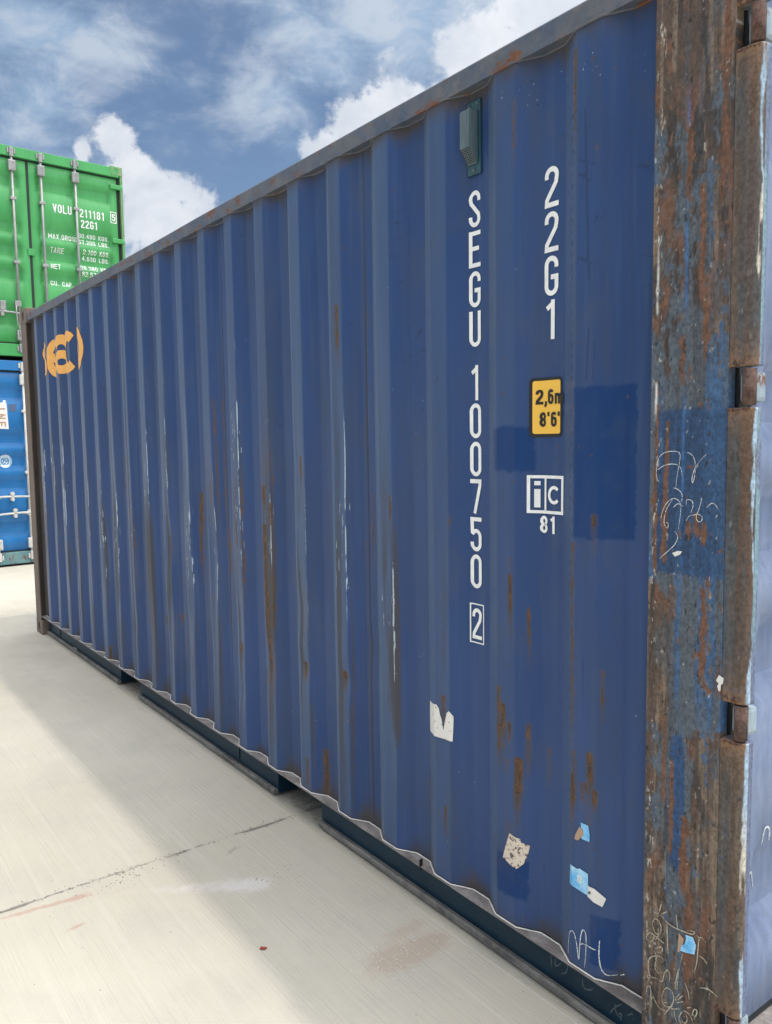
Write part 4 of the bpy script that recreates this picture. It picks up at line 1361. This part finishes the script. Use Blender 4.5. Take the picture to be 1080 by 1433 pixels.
POCKETS = [(1.927, 2.284), (3.970, 4.325)]
web_runs = [(.178, POCKETS[0][0]), (POCKETS[0][1], POCKETS[1][0]), (POCKETS[1][1], 5.93)]
bm = bmesh.new()
for a, b in web_runs:
    add_box(bm, a, b, .055, .060, .026, .1455)
rail = obj('bottom_rail', bm_mesh('bottom_rail', bm), M['navy'], main)
bm = bmesh.new()
extrude_poly(bm, [(.0060, .1455), (.0065, .1505), (.058, .1545), (.085, .1545), (.085, .1460)], .150, 5.95,
             lambda x, i: (0, .0025 * (fbm(np.array(x * 4.0), np.array(.5), 95, 3) - .5) if i < 2 else 0), 160)
obj('ledge', bm_mesh('ledge', bm), M['ledge'], rail)
for a, b in web_runs:
    bm = bmesh.new()

    def lipf(x, i):
        d = 0
        if i in (2, 3, 4):
            d = .007 * (fbm(np.array(x * 9.0), np.array(.5), 97, 4) - .5)
            if abs(x - .95) < .05:
                d += .012
        return (d * .8, d * .6)
    extrude_poly(bm, [(.0548, .030), (.0475, .025), (.0440, .034), (.0385, .035), (.0335, .027), (.036, .012), (.0548, .012)], a + .004, b - .004, lipf, 70)
    obj('lip', bm_mesh('lip', bm), M['lip'], rail)
# pale sealant bead along the foot of the sheets
bm = bmesh.new()


def bead(x):
    n_ = float(fbm(np.array(x * 20.0), np.array(.5), 99, 3)) - .5
    return (x, max(.0088, float(surf(x, .155)) - .0058 + .002 * n_), .1535 + .045 * max(0, float(surf(x, .155)) - .01) + .001 * n_)


tube_along(bm, bead, .17, 5.85, 1100, .0021, 5)
obj('sealant_bead', bm_mesh('sealant_bead', bm), M['seal'], main)
for a, b in POCKETS:
    bm = bmesh.new()
    add_box(bm, a - .004, a + .002, .0605, 2.38, .014, .145)
    add_box(bm, b - .002, b + .004, .0605, 2.38, .014, .145)
    add_box(bm, a + .003, b - .003, .087, 2.38, .128, .1445)
    obj('fork_pocket', bm_mesh('fork_pocket', bm), M['navy'], main)
# small welded tab on the ledge
bm = bmesh.new()
add_box(bm, 5.003, 5.008, .003, .016, .136, .172, bevel=.002)
obj('tab', bm_mesh('tab', bm), M['black'], main)
bm = bmesh.new()
add_box(bm, .52, .524, .050, .0545, .05, .145)
add_box(bm, 3.6, 3.604, .050, .0545, .05, .145)
obj('rib', bm_mesh('rib', bm), M['navy'], rail)

# --- body that closes the box
box_obj('floor', (.10, LM - .1, .062, W - .062, .1565, .18), M['wood'], main, 0)
box_obj('bottom_rail', (.178, 5.93, W - .060, W - .03, .012, .155), M['navy'], main)
box_obj('top_rail', (.17, 5.90, W - .074, W - .012, 2.488, 2.547), M['toprail'], main)
obj('side_panel', grid_mesh('side_panel', corrugated(0, .15, 5.856, .155, 2.49, W - .012, .036, -1), False), M['blue'], main)
Q = corrugated(0, .10, W - .10, .165, 2.49, .014, .036, 1)[:, :, [1, 0, 2]]
obj('end_panel', grid_mesh('end_panel', Q, False), M['blue'], main)
Rf = corrugated(0, .08, LM - .08, .06, W - .06, 0, .018, -1)
obj('roof_panel', grid_mesh('roof_panel', np.stack([Rf[:, :, 0], Rf[:, :, 2], 2.553 + Rf[:, :, 1] * .6], -1), False), M['blue'], main)
box_obj('front_header', (.004, .08, .14, W - .14, 2.48, 2.56), M['farpost'], main)
box_obj('front_sill', (.004, .09, .17, W - .17, .03, .164), M['farpost'], main)

for (xx, sx) in ((0, 1), (LM, -1)):
    for (yy, sy) in ((0, 1), (W, -1)):
        for (zz, sz) in ((0, 1), (H, -1)):
            o = obj('corner_casting', cast(sx, sy, sz, M['farpost']), M['farpost'], main)
            o.location = (xx, yy, zz)

# far posts: outer plate and a dark inner return
for yy, s_ in ((0, 1), (W, -1)):
    bm = bmesh.new()
    ya, yb = sorted((yy + s_ * .003, yy + s_ * .14))
    add_box(bm, .003, .012, ya, yb, .1175, H - .1175, bevel=.003)
    ya, yb = sorted((yy + s_ * .003, yy + s_ * .012))
    add_box(bm, .0125, .150, ya, yb, .1175, H - .1175, bevel=.003)
    po = obj('corner_post', bm_mesh('corner_post', bm), M['farpost'], main)
    bm = bmesh.new()
    ya, yb = sorted((yy + s_ * .0125, yy + s_ * .060))
    add_box(bm, .144, .150, ya, yb, .156, 2.486)
    add_box(bm, .1505, .262, *sorted((yy + s_ * .0405, yy + s_ * .0450)), .156, 2.486)
    obj('return', bm_mesh('return', bm), M['farpostin'], po)

# --- near corner post, door side
XP0, XP1, XC = 5.852, 6.037, 6.0374
HOPEN = [(hz - .0415, hz + .0415) for hz in HINGE_Z]


def post_colour(X, Z, edge=None):
    sl = np.array((.085, .105, .130))
    bl_ = np.array((.045, .110, .230))
    nv = np.array((.018, .055, .135))
    br = np.array((.088, .060, .045))
    ru = np.array((.150, .074, .046))
    tn = np.array((.255, .190, .130))
    dk = np.array((.032, .030, .028))
    wp = np.array((.50, .49, .45))
    s1 = fbm(X * 62, Z * 3.4, 101, 5)
    s2 = fbm(X * 27, Z * 2.0, 103, 5)
    s3 = fbm(X * 21, Z * 9.5, 105, 6, .62)
    s4 = fbm(X * 150, Z * 75, 107, 4)
    s5 = fbm(X * 55, Z * 26, 109, 5, .65)

    def lay(c_, col, m_):
        return c_ + (col - c_) * np.clip(m_, 0, 1)[..., None]
    c_ = np.ones(X.shape + (3,)) * sl
    c_ = lay(c_, bl_, .9 * sstep(s1 * .6 + s2 * .4, .50, .62))
    c_ = lay(c_, dk, .75 * sstep(fbm(X * 70, Z * 3.4, 111, 4), .56, .68) * (.45 + .55 * sstep(.9 - Z, 0, .4)))
    # how much of the paint is gone, zone by zone
    B = np.interp(Z, [0, .3, .6, .9, 1.0, 1.15, 1.22, 1.25, 1.58, 1.62, 1.9, 2.15, 2.28, 2.6], [.70, .68, .64, .62, .62, .52, .34, .16, .16, .44, .56, .60, .84, .92])
    left = 1 - sstep(X, 5.90, 5.935)
    B = B + .30 * left * sstep(Z, .85, .92) * (1 - sstep(Z, 1.10, 1.22))
    B = B - .25 * (1 - left) * sstep(Z, .85, .92) * (1 - sstep(Z, 1.10, 1.22))
    navy = sstep(Z + .012 * (s4 - .5), 1.218, 1.226) * (1 - sstep(Z + .02 * (s2 - .5), 1.575, 1.59)) * sstep(X, 5.862, 5.868)
    c_ = lay(c_, nv + (bl_ - nv) * sstep(s1, .48, .70)[..., None] * .45, .92 * navy)
    lower_blue = np.exp(-((X - 5.935) / .022) ** 2) * np.exp(-((Z - .70) / .17) ** 4)
    c_ = lay(c_, nv * 1.25, .95 * sstep(lower_blue + .5 * (s5 - .5), .35, .5))
    B = B - .45 * lower_blue
    rm = sstep(s2 * .34 + s3 * .34 + s5 * .2 + s4 * .12 + (B - .5) * .55, .492, .532)
    rcol = br + (ru - br) * sstep(s3, .46, .66)[..., None]
    rcol = rcol + (tn - rcol) * (.55 * sstep(s1, .50, .68))[..., None]
    rcol = rcol + (sl * .8 - rcol) * (.6 * sstep(fbm(X * 60, Z * 8, 137, 5), .56, .68))[..., None]
    rcol = rcol + (dk - rcol) * (.8 * sstep(fbm(X * 45, Z * 7, 139, 5), .53, .63))[..., None]
    c_ = lay(c_, rcol, .95 * rm)
    # single runs and scabs
    for (x0, za, zb, wd, st) in ((5.868, 1.60, 1.22, .005, .8), (5.895, 1.56, 1.30, .0060, 1), (5.870, 1.44, 1.22, .005, .9), (5.893, 1.36, 1.24, .008, .7), (5.952, 1.345, 1.31, .006, .9),
                                 (5.990, 1.345, 1.30, .006, 1), (5.972, 1.36, 1.33, .008, .9), (5.990, 1.20, 1.02, .008, .8), (5.922, .80, .58, .006, 1), (5.902, .90, .70, .006, .9), (5.955, .68, .50, .010, .95), (5.968, .58, .3, .012, .8),
                                 (5.975, 2.05, 1.86, .009, .9), (5.940, 2.25, 2.0, .008, .7), (6.018, 2.4, 2.0, .006, .8), (5.983, 1.80, 1.68, .008, .9), (5.930, 1.75, 1.64, .008, .8)):
        hot = np.exp(-((X + .004 * (fbm(Z * 14, X * 0, 113, 3) - .5) * 2 - x0) / wd) ** 2) * sstep(Z, zb - .03, zb + .02) * (1 - sstep(Z, za - .01, za + .01))
        c_ = lay(c_, ru * (.65 + .6 * s4[..., None]), sstep(st * hot * (.55 + .8 * s3) + 1.1 * (s5 - .5) + .5 * (s4 - .5), .28, .52))
    # the bright blue line left along a fold
    bl2 = np.exp(-((X - 5.9365) / .0035) ** 2) * sstep(Z, 1.1, 1.3) * (1 - sstep(Z, 2.15, 2.3)) * sstep(fbm(X * 0 + 2, Z * 5, 115, 4), .40, .52)
    c_ = lay(c_, np.array((.05, .15, .36)), .8 * bl2)
    # white flecks down the outer edge, scattered primer
    wf = sstep(fbm(X * 150, Z * 45, 117, 4), .68, .74) * np.exp(-((X - 5.868) / .010) ** 2)
    c_ = lay(c_, wp, .9 * wf)
    wl = np.exp(-((X - 5.8665 - .004 * (fbm(Z * 7, X * 0, 131, 3) - .5)) / .0028) ** 2) * sstep(fbm(X * 0 + 4, Z * 13, 133, 4), .42, .56) * sstep(Z, 1.55, 1.60) * (1 - sstep(Z, 1.86, 1.98))
    c_ = lay(c_, np.array((.66, .66, .64)), .95 * wl)
    c_ = lay(c_, wp, .6 * sstep(fbm(X * 110, Z * 60, 119, 4), .785, .82))
    c_ = lay(c_, tn * 1.1, .6 * sstep(fbm(X * 70, Z * 9, 121, 4), .66, .74) * sstep(.75 - Z, 0, .3))
    c_ = lay(c_, dk * .6, .85 * sstep(fbm(X * 120, Z * 50, 123, 4), .73, .78))
    return c_


def post_plate():
    zs = np.linspace(.1185, 2.4725, 760)
    path = [(XP0, .047), (XP0, .006)]
    path += [(XP0 + .0025 * (1 - math.cos(a)), .006 - .0025 * math.sin(a)) for a in np.linspace(.3, math.pi / 2, 4)]
    path += [(x, .0035) for x in np.linspace(XP0 + .005, XP1 - .001, 100)]
    path += [(XP1, .0038), (XP1 + .0002, .030)]
    px = np.array([p_[0] for p_ in path])
    py = np.array([p_[1] for p_ in path])
    X, Z = np.meshgrid(px, zs)
    Yv = np.repeat(py[None, :], len(zs), 0)
    face = (py < .005)[None, :]
    Yv = Yv + face * (.0016 * (fbm(X * 12, Z * 2, 125, 4) - .5) + .0009 * (fbm(X * 70, Z * 16, 127, 4) - .5) + .0012 * np.exp(-((X - 5.9365) / .003) ** 2))
    me = grid_mesh('corner_post', np.stack([X, Yv, Z], -1))
    set_col(me, 'paint', post_colour(X, Z))
    return me


npost = obj('corner_post', post_plate(), M['post'], main, label='rust eaten corner post with peeling blue paint and chalk scribbles')


def post_channel(za, zb):
    """rounded outer strip of the post between two hinge openings"""
    n = max(4, int((zb - za) / .004))
    zs = np.linspace(za, zb, n)
    rad = .017
    path = [(XC, .030), (XC, .0046)] + [(x, .0040) for x in np.linspace(XC + .001, LM - rad, 14)]
    path += [(LM - rad + rad * math.sin(a), .0042 + rad - rad * math.cos(a)) for a in np.linspace(.12, math.pi / 2, 12)]
    path += [(LM, y) for y in np.linspace(.0225, .038, 8)] + [(LM - .004, .040), (LM - .05, .0405)]
    s = np.concatenate([[0], np.cumsum(np.hypot(np.diff([p_[0] for p_ in path]), np.diff([p_[1] for p_ in path])))])
    px = np.array([p_[0] for p_ in path])
    py = np.array([p_[1] for p_ in path])
    X, Z = np.meshgrid(px, zs)
    Yv = np.repeat(py[None, :], n, 0)
    S_ = np.repeat(s[None, :], n, 0)
    Yv = Yv + .0012 * (fbm(S_ * 30, Z * 9, 141, 4) - .5)
    c_ = post_colour(5.955 + S_, np.where(Z > 1.0, Z * .35 + 1.62, Z * .9))
    br = np.array((.120, .088, .066))
    gy = np.array((.060, .070, .076))
    m_ = sstep(fbm(S_ * 60, Z * 2.6, 143, 5), .48, .62)[..., None]
    c_ = .38 * c_ + .62 * (gy + (br * .8 - gy) * m_)
    d_end = np.minimum(Z - za, zb - Z)
    hot = np.exp(-d_end / .035) * (.5 + .9 * fbm(S_ * 80, Z * 40, 145, 4))
    c_ = c_ + (np.array((.22, .125, .07)) - c_) * np.clip(hot, 0, .9)[..., None]
    # paint worn to pale blue on the rounded edge, cream flakes beside it
    sE = s[2 + 14]                                         # start of the round
    pe = sstep(S_ + .014 * (fbm(S_ * 0 + 1, Z * 10, 147, 5) - .5) * 2, sE + .014, sE + .016) * (1 - sstep(S_, sE + .024, sE + .027))
    pe = pe * sstep(fbm(S_ * 40, Z * 7, 149, 5), .42, .50)
    pale = np.array((.34, .47, .60)) + (np.array((.55, .52, .44)) - np.array((.34, .47, .60))) * sstep(fbm(S_ * 10, Z * 3, 151, 3), .5, .65)[..., None]
    c_ = c_ + (pale - c_) * (.92 * pe)[..., None]
    ft = sstep(S_, sE + .024, sE + .029)[..., None]
    fb = np.array((.13, .165, .27)) + (np.array((.18, .30, .36)) - np.array((.13, .165, .27))) * sstep(fbm(S_ * 20, Z * 3, 153, 4), .45, .6)[..., None]
    c_ = c_ + (fb - c_) * ft * .95
    me = grid_mesh('channel', np.stack([X, Yv, Z], -1))
    set_col(me, 'paint', c_)
    bm = bmesh.new()
    bm.from_mesh(me)
    # close both ends with a plate
    for row in (0, n - 1):
        bm.verts.ensure_lookup_table()
        vs = [bm.verts[row * len(path) + j] for j in range(len(path))]
        try:
            bm.faces.new(vs)
        except ValueError:
            pass
    bmesh.ops.recalc_face_normals(bm, faces=bm.faces)
    bm.to_mesh(me)
    bm.free()
    return me


cuts = [.1185] + [z for o_ in HOPEN for z in o_] + [2.4725]
for i in range(0, len(cuts), 2):
    obj('channel', post_channel(cuts[i], cuts[i + 1]), M['post'], npost)
# dark well behind the hinge openings, rough rims
bm = bmesh.new()
add_box(bm, XP1 + .0015, LM - .052, .0415, .046, .12, 2.47)
obj('return', bm_mesh('return', bm), M['hole'], npost)
for za, zb in HOPEN:
    for z, s_ in ((za, -1), (zb, 1)):
        bm = bmesh.new()
        for q_ in range(26):
            xx = random.uniform(XP1 + .002, LM - .008)
            zz = z + s_ * random.uniform(.001, .014 if s_ > 0 else .006)
            sz = random.uniform(.002, .0045)
            yy = .0042 + max(0, xx - (LM - .017)) * .5
            m_ = Matrix.Translation((xx, yy, zz)) @ Matrix.Rotation(random.uniform(0, 3), 4, 'Z') @ Matrix.Rotation(random.uniform(0, 3), 4, 'X') @ Matrix.Diagonal((sz, sz * .6, sz * .7, 1))
            bmesh.ops.create_icosphere(bm, subdivisions=1, radius=1, matrix=m_)
        obj('rust_scab', bm_mesh('rust_scab', bm), M['hingerust'], npost, kind='stuff')
# opposite rear post
bm = bmesh.new()
add_box(bm, 5.852, 6.037, W - .020, W - .004, .1185, 2.4725, bevel=.003)
add_box(bm, 6.041, LM, W - .038, W - .004, .1185, 2.4725, bevel=.004)
obj('corner_post', bm_mesh('corner_post', bm), M['farpost'], main)

mdoors = door_end(main, LM, M['doorblue'], M['doorblue'], M['galv'], M['hingepale'], M['ledge'], main=True)
mmap = door_map(LM, mdoors)

# --- ventilator
bm = bmesh.new()
add_box(bm, 5.208, 5.264, .0415, .0450, 2.262, 2.462, bevel=.004)
vent = obj('ventilator', bm_mesh('ventilator', bm), M['ventplate'], main)
vy0, vy1 = .0405, .008
bm = bmesh.new()
x0, x1 = 5.213, 5.257
prof_ = [(vy0, 2.432), (vy1 + .006, 2.432), (vy1, 2.426), (vy1, 2.330), (vy0 - .004, 2.290), (vy0, 2.290)]
extrude_poly(bm, prof_, x0, x1)
bmesh.ops.bevel(bm, geom=[e for e in bm.edges if abs(e.verts[0].co.x - e.verts[1].co.x) < 1e-5], offset=.003, segments=2, affect='EDGES')
cov = obj('cover', bm_mesh('cover', bm), M['vent'], vent)
bm = bmesh.new()
for i in range(6):
    for j in range(8):
        f_ = (j + .7) / 8.6
        zc = 2.330 - .040 * f_
        yc = vy1 + (vy0 - .004 - vy1) * f_
        xc = x0 + .006 + i * .0064
        nrm = Vector((0, -.040, -.0285)).normalized()
        a_ = Vector((1, 0, 0))
        b_ = nrm.cross(a_)
        cpt = Vector((xc, yc, zc)) + nrm * .0012
        vs = [bm.verts.new(cpt + a_ * .0020 * math.cos(k_ * math.pi / 3) + b_ * .0020 * math.sin(k_ * math.pi / 3)) for k_ in range(6)]
        bm.faces.new(vs)
obj('grille_hole', bm_mesh('grille_hole', bm), M['hole'], vent, kind='stuff')
for (rx_, rz_) in ((5.219, 2.448), (5.252, 2.450), (5.236, 2.274)):
    bm = bmesh.new()
    bmesh.ops.create_uvsphere(bm, u_segments=10, v_segments=6, radius=.0062, matrix=Matrix.Translation((rx_, .0405, rz_)) @ Matrix.Diagonal((1, .7, 1, 1)))
    obj('rivet', bm_mesh('rivet', bm, True), M['vent'], vent)

# --- code letters on the side
CXL = 5.2345


def side_glyph(ch, xc, zb, h=.100, w=.445, s=.118, kind='letter'):
    cw = w * .86 if ch == '1' else w
    V, F = [], []
    for pts, cl_ in glyph(ch, cw, s):
        ribbon(V, F, [(xc - cw * h / 2 + x * h, zb + y * h) for x, y in pts], s * h, side_map, .006, cl_)
    return obj(kind, mesh(kind, V, F), M['white'], main)


for ch, zt in (('S', 2.222), ('E', 2.111), ('G', 2.000), ('U', 1.889)):
    side_glyph(ch, CXL, zt - .101)
for ch, zt in (('1', 1.737), ('0', 1.6285), ('0', 1.5185), ('7', 1.410), ('5', 1.299), ('0', 1.1895)):
    side_glyph(ch, CXL, zt - .101, kind='digit')
side_glyph('2', 5.2370, .937, h=.092, w=.43, kind='digit')
V, F = [], []
ribbon(V, F, [(5.2115, .926), (5.2640, .926), (5.2640, 1.041), (5.2115, 1.041)], .0036, side_map, .006, True)
obj('digit_frame', mesh('digit_frame', V, F), M['white'], main)
for ch, zt, kd in (('2', 2.211, 'digit'), ('2', 2.100, 'digit'), ('G', 1.990, 'letter'), ('1', 1.880, 'digit')):
    side_glyph(ch, 5.520, zt - .101, w=.46, s=.125, kind=kd)

# height sign
def rrect(xa, xb, za, zb, r):
    return (arc(xb - r, zb - r, r, r, 90, 0, 4) + arc(xb - r, za + r, r, r, 0, -90, 4) + arc(xa + r, za + r, r, r, 270, 180, 4) + arc(xa + r, zb - r, r, r, 180, 90, 4))


sign = obj('height_sign', patch_mesh('height_sign', rrect(5.4600, 5.5575, 1.528, 1.682, .010), side_map, .006), M['black'], main)
obj('face', patch_mesh('face', rrect(5.4690, 5.5530, 1.5365, 1.6745, .006), side_map2, .006), M['yellow'], sign)
obj('lettering', text_mesh('lettering', '2,6m', 5.4770, 1.6130, .0385, side_map3, w=.50, s=.19, gap=.10, step=.006), M['black'], sign)
obj('lettering', text_mesh('lettering', "8'6\"", 5.4860, 1.5545, .0385, side_map3, w=.50, s=.19, gap=.12, step=.006), M['black'], sign)
# ic mark
V, F = [], []
ribbon(V, F, [(5.4590, 1.3305), (5.5610, 1.3305), (5.5610, 1.4235), (5.4590, 1.4235)], .0082, side_map, .005, True)
ribbon(V, F, [(5.5030, 1.3305), (5.5030, 1.4235)], .0060, side_map, .005)
for pts, cl_ in glyph('i', .35, .24):
    ribbon(V, F, [(5.4690 + x * .066, 1.3420 + y * .070) for x, y in pts], .0150, side_map, .005, cl_)
ribbon(V, F, arc(5.5325, 1.3765, .0165, .020, 42, 318, 16), .0085, side_map, .004)
obj('inspection_mark', mesh('inspection_mark', V, F), M['white'], main)
for ch, xc in (('8', 5.4990), ('1', 5.5290)):
    side_glyph(ch, xc, 1.2745, h=.046, w=.52, s=.17, kind='digit')

# --- orange company logo near the far end: five fat lower case letters
LX0, LZ0, LP, LH = .500, 2.020, .216, .255
V, F = [], []


def fat(pts, wid=.072, closed=False):
    ribbon(V, F, pts, wid, lambda x, z: (x, 0.0, z), .014, closed)


for i, ch in enumerate('seaco'):
    xa = LX0 + i * LP
    cx, cz, rx, rz = xa + .105, LZ0 + LH / 2, .076, LH / 2 - .02
    if ch == 's':
        fat(arc(cx, cz + rz * .52, rx, rz * .50, 20, 250, 10) + arc(cx, cz - rz * .52, rx, rz * .50, 70, -160, 10), .058)
    elif ch == 'e':
        fat([(cx - rx, cz), (cx + rx, cz)] + arc(cx, cz, rx, rz, 8, 315, 18), .064)
    elif ch == 'a':
        fat(arc(cx, cz + rz * .3, rx, rz * .7, 160, 0, 10) + [(cx + rx, LZ0 - .01)], .066)
        fat(arc(cx, cz - rz * .45, rx, rz * .50, 0, 360, 14), .058)
    elif ch == 'c':
        fat(arc(cx, cz, rx, rz, 48, 312, 18), .066)
    else:
        fat(arc(cx, cz, rx, rz, 0, 360, 20)[:-1], .066, True)
bm = bmesh.new()
bm.from_mesh(mesh('logo_flat', V, F))
for i in range(300):
    bmesh.ops.bisect_plane(bm, geom=bm.verts[:] + bm.edges[:] + bm.faces[:], plane_co=(LX0 - .05 + i * .0042, 0, 0), plane_no=(1, 0, 0))
for v in bm.verts:
    v.co = side_map2(v.co.x, v.co.z)
obj('logo', bm_mesh('logo', bm), M['orange'], main)

# --- papers, labels and chalk
obj('torn_label', patch_mesh('torn_label', ST_TORN, side_map, .004), M['torn'], main)
obj('scraped_label', patch_mesh('scraped_label', ST_SCRAPED, side_map, .004), M['scraped'], main)
obj('sticker', patch_mesh('sticker', ST_BLUEB, side_map, .004), M['cyan'], main, label='light blue sticker marked B')
cxb = sum(p_[0] for p_ in ST_BLUEB) / len(ST_BLUEB)
czb = sum(p_[1] for p_ in ST_BLUEB) / len(ST_BLUEB)
V, F = [], []
for pts, cl_ in glyph('B', .62, .22):
    ribbon(V, F, [(cxb - .007 + x * .021, czb - .010 + y * .020 - x * .004) for x, y in pts], .0042, side_map2, .004, cl_)
obj('letter', mesh('letter', V, F), M['white'], main)
obj('label_tail', patch_mesh('label_tail', ST_STRIP, side_map2, .004), M['paper'], main)
obj('label_print', patch_mesh('label_print', ST_SEAL_HOLE, side_map3, .008), flat_mat('grey_print', (.10, .12, .11), .6), main)
obj('sticker', patch_mesh('sticker', ST_MINI, side_map, .004), M['cyan'], main, label='small torn pale blue sticker')
obj('paper_scrap', patch_mesh('paper_scrap', ST_MINITAN, side_map2, .004), M['tan'], main)


def post_map(x, z):
    return (x, .0012, z)


obj('sticker', patch_mesh('sticker', SP_POSTBLUE, post_map, .02), M['cyan'], main, label='torn light blue sticker on the corner post')
obj('paper_scrap', patch_mesh('paper_scrap', SP_POSTTAN, post_map, .02), M['tan'], main)
for pl in (SP_POSTCHIP, SP_POSTCHIP2):
    obj('paint_chip', patch_mesh('paint_chip', pl, post_map, .02), M['paper'], npost)


def chalk(name, lines, wid, mapper, mt, jit=.35):
    V, F = [], []
    for ln in lines:
        # smooth the hand drawn stroke
        P = [Vector(p_) for p_ in ln]
        o_ = []
        n = len(P)
        for i in range(n - 1):
            p0, p1, p2, p3 = P[max(0, i - 1)], P[i], P[i + 1], P[min(n - 1, i + 2)]
            for k_ in range(5):
                t_ = k_ / 5
                o_.append(.5 * ((2 * p1) + (p2 - p0) * t_ + (2 * p0 - 5 * p1 + 4 * p2 - p3) * t_ ** 2 + (3 * p1 - p0 - 3 * p2 + p3) * t_ ** 3))
        o_.append(P[-1])
        ribbon(V, F, [(p_.x, p_.y) for p_ in o_], wid, mapper, .0035, False, True, jit)
    return obj(name, mesh(name, V, F), mt, main)


chalk('chalk_writing', CHALK_POST[:13], .0017, lambda x, z: (x, .0016, z), M['chalk'])
chalk('chalk_writing', CHALK_POST[13:], .0026, lambda x, z: (x, .0014, z), M['chalkb'])
for ln in CHALK_PANEL:
    chalk('chalk_writing', [ln], .0032, side_map2, M['chalk'])
for ln in CHALK_WEB:
    chalk('chalk_writing', [ln], .0034, lambda x, z: (x, .0542, z), M['chalkf'])
# chalk on the door, just in view
for ln in [[(.128, .555), (.120, .525), (.135, .510), (.155, .520)], [(.150, .60), (.165, .64), (.185, .63), (.18, .58)], [(.17, .535), (.175, .49), (.19, .51), (.20, .47)]]:
    chalk('chalk_writing', [ln], .004, lambda y, z: (mmap(y, z)[0] + .0006, y, z), M['chalk'])

# ------------------------------------------------------------------ loose bits on the concrete
def grit_mesh(name, spots, rnd):
    bm = bmesh.new()
    for (x, y, s_) in spots:
        m_ = Matrix.Translation((x, y, s_ * .3)) @ Matrix.Rotation(rnd.uniform(0, 6.28), 4, 'Z') @ Matrix.Diagonal((s_ * rnd.uniform(.7, 1.5), s_ * rnd.uniform(.6, 1), s_ * rnd.uniform(.35, .7), 1))
        r_ = bmesh.ops.create_icosphere(bm, subdivisions=1, radius=1, matrix=m_)
        for v in r_['verts']:
            v.co.x += rnd.uniform(-.2, .2) * s_
            v.co.y += rnd.uniform(-.2, .2) * s_
    return bm_mesh(name, bm)


rnd = random.Random(3)
sp = []
for _ in range(70):
    sp.append((rnd.gauss(5.14, .045), rnd.gauss(-.21, .06), rnd.uniform(.0008, .0030)))
for _ in range(25):
    sp.append((rnd.gauss(5.15, .04), rnd.gauss(-.07, .06), rnd.uniform(.0006, .0018)))
obj('pale_gravel', grit_mesh('pale_gravel', sp, rnd), flat_mat('pale_stone', (.62, .58, .50), .8, .2), None, kind='stuff')
sp = []
for _ in range(150):
    y = rnd.uniform(-1.15, .02)
    sp.append((JX + float(jag(np.array(y))) + rnd.choice((-1, 1)) * abs(rnd.gauss(.004, .012)), y, rnd.uniform(.0010, .0032)))
for _ in range(60):
    sp.append((rnd.gauss(4.22, .03), rnd.gauss(-.72, .10), rnd.uniform(.0010, .0030)))
for _ in range(40):
    sp.append((rnd.gauss(4.52, .04), rnd.gauss(-.27, .05), rnd.uniform(.0008, .0026)))
for _ in range(90):
    sp.append((rnd.uniform(2.4, 5.9), rnd.uniform(-1.4, .0), rnd.uniform(.0008, .0022)))
obj('concrete_crumbs', grit_mesh('concrete_crumbs', sp, rnd), flat_mat('grey_crumb', (.22, .20, .175), .9, .3), None, kind='stuff')
bm = bmesh.new()
vs = [bm.verts.new(p_) for p_ in ((-.011, -.003, .001), (-.004, -.007, .003), (.006, -.005, .001), (.012, .001, .003), (.004, .006, .001), (-.007, .004, .004))]
f_ = bm.faces.new(vs)
ex = bmesh.ops.extrude_face_region(bm, geom=[f_])
for v in ex['geom']:
    if isinstance(v, bmesh.types.BMVert):
        v.co.z += .0018
fl = obj('paint_flake', bm_mesh('paint_flake', bm), M['redpaint'], None, label='small curled red paint flake lying on the concrete', category='paint flake')
fl.location = (4.872, -.497, .001)
fl.rotation_euler = (0, 0, .9)
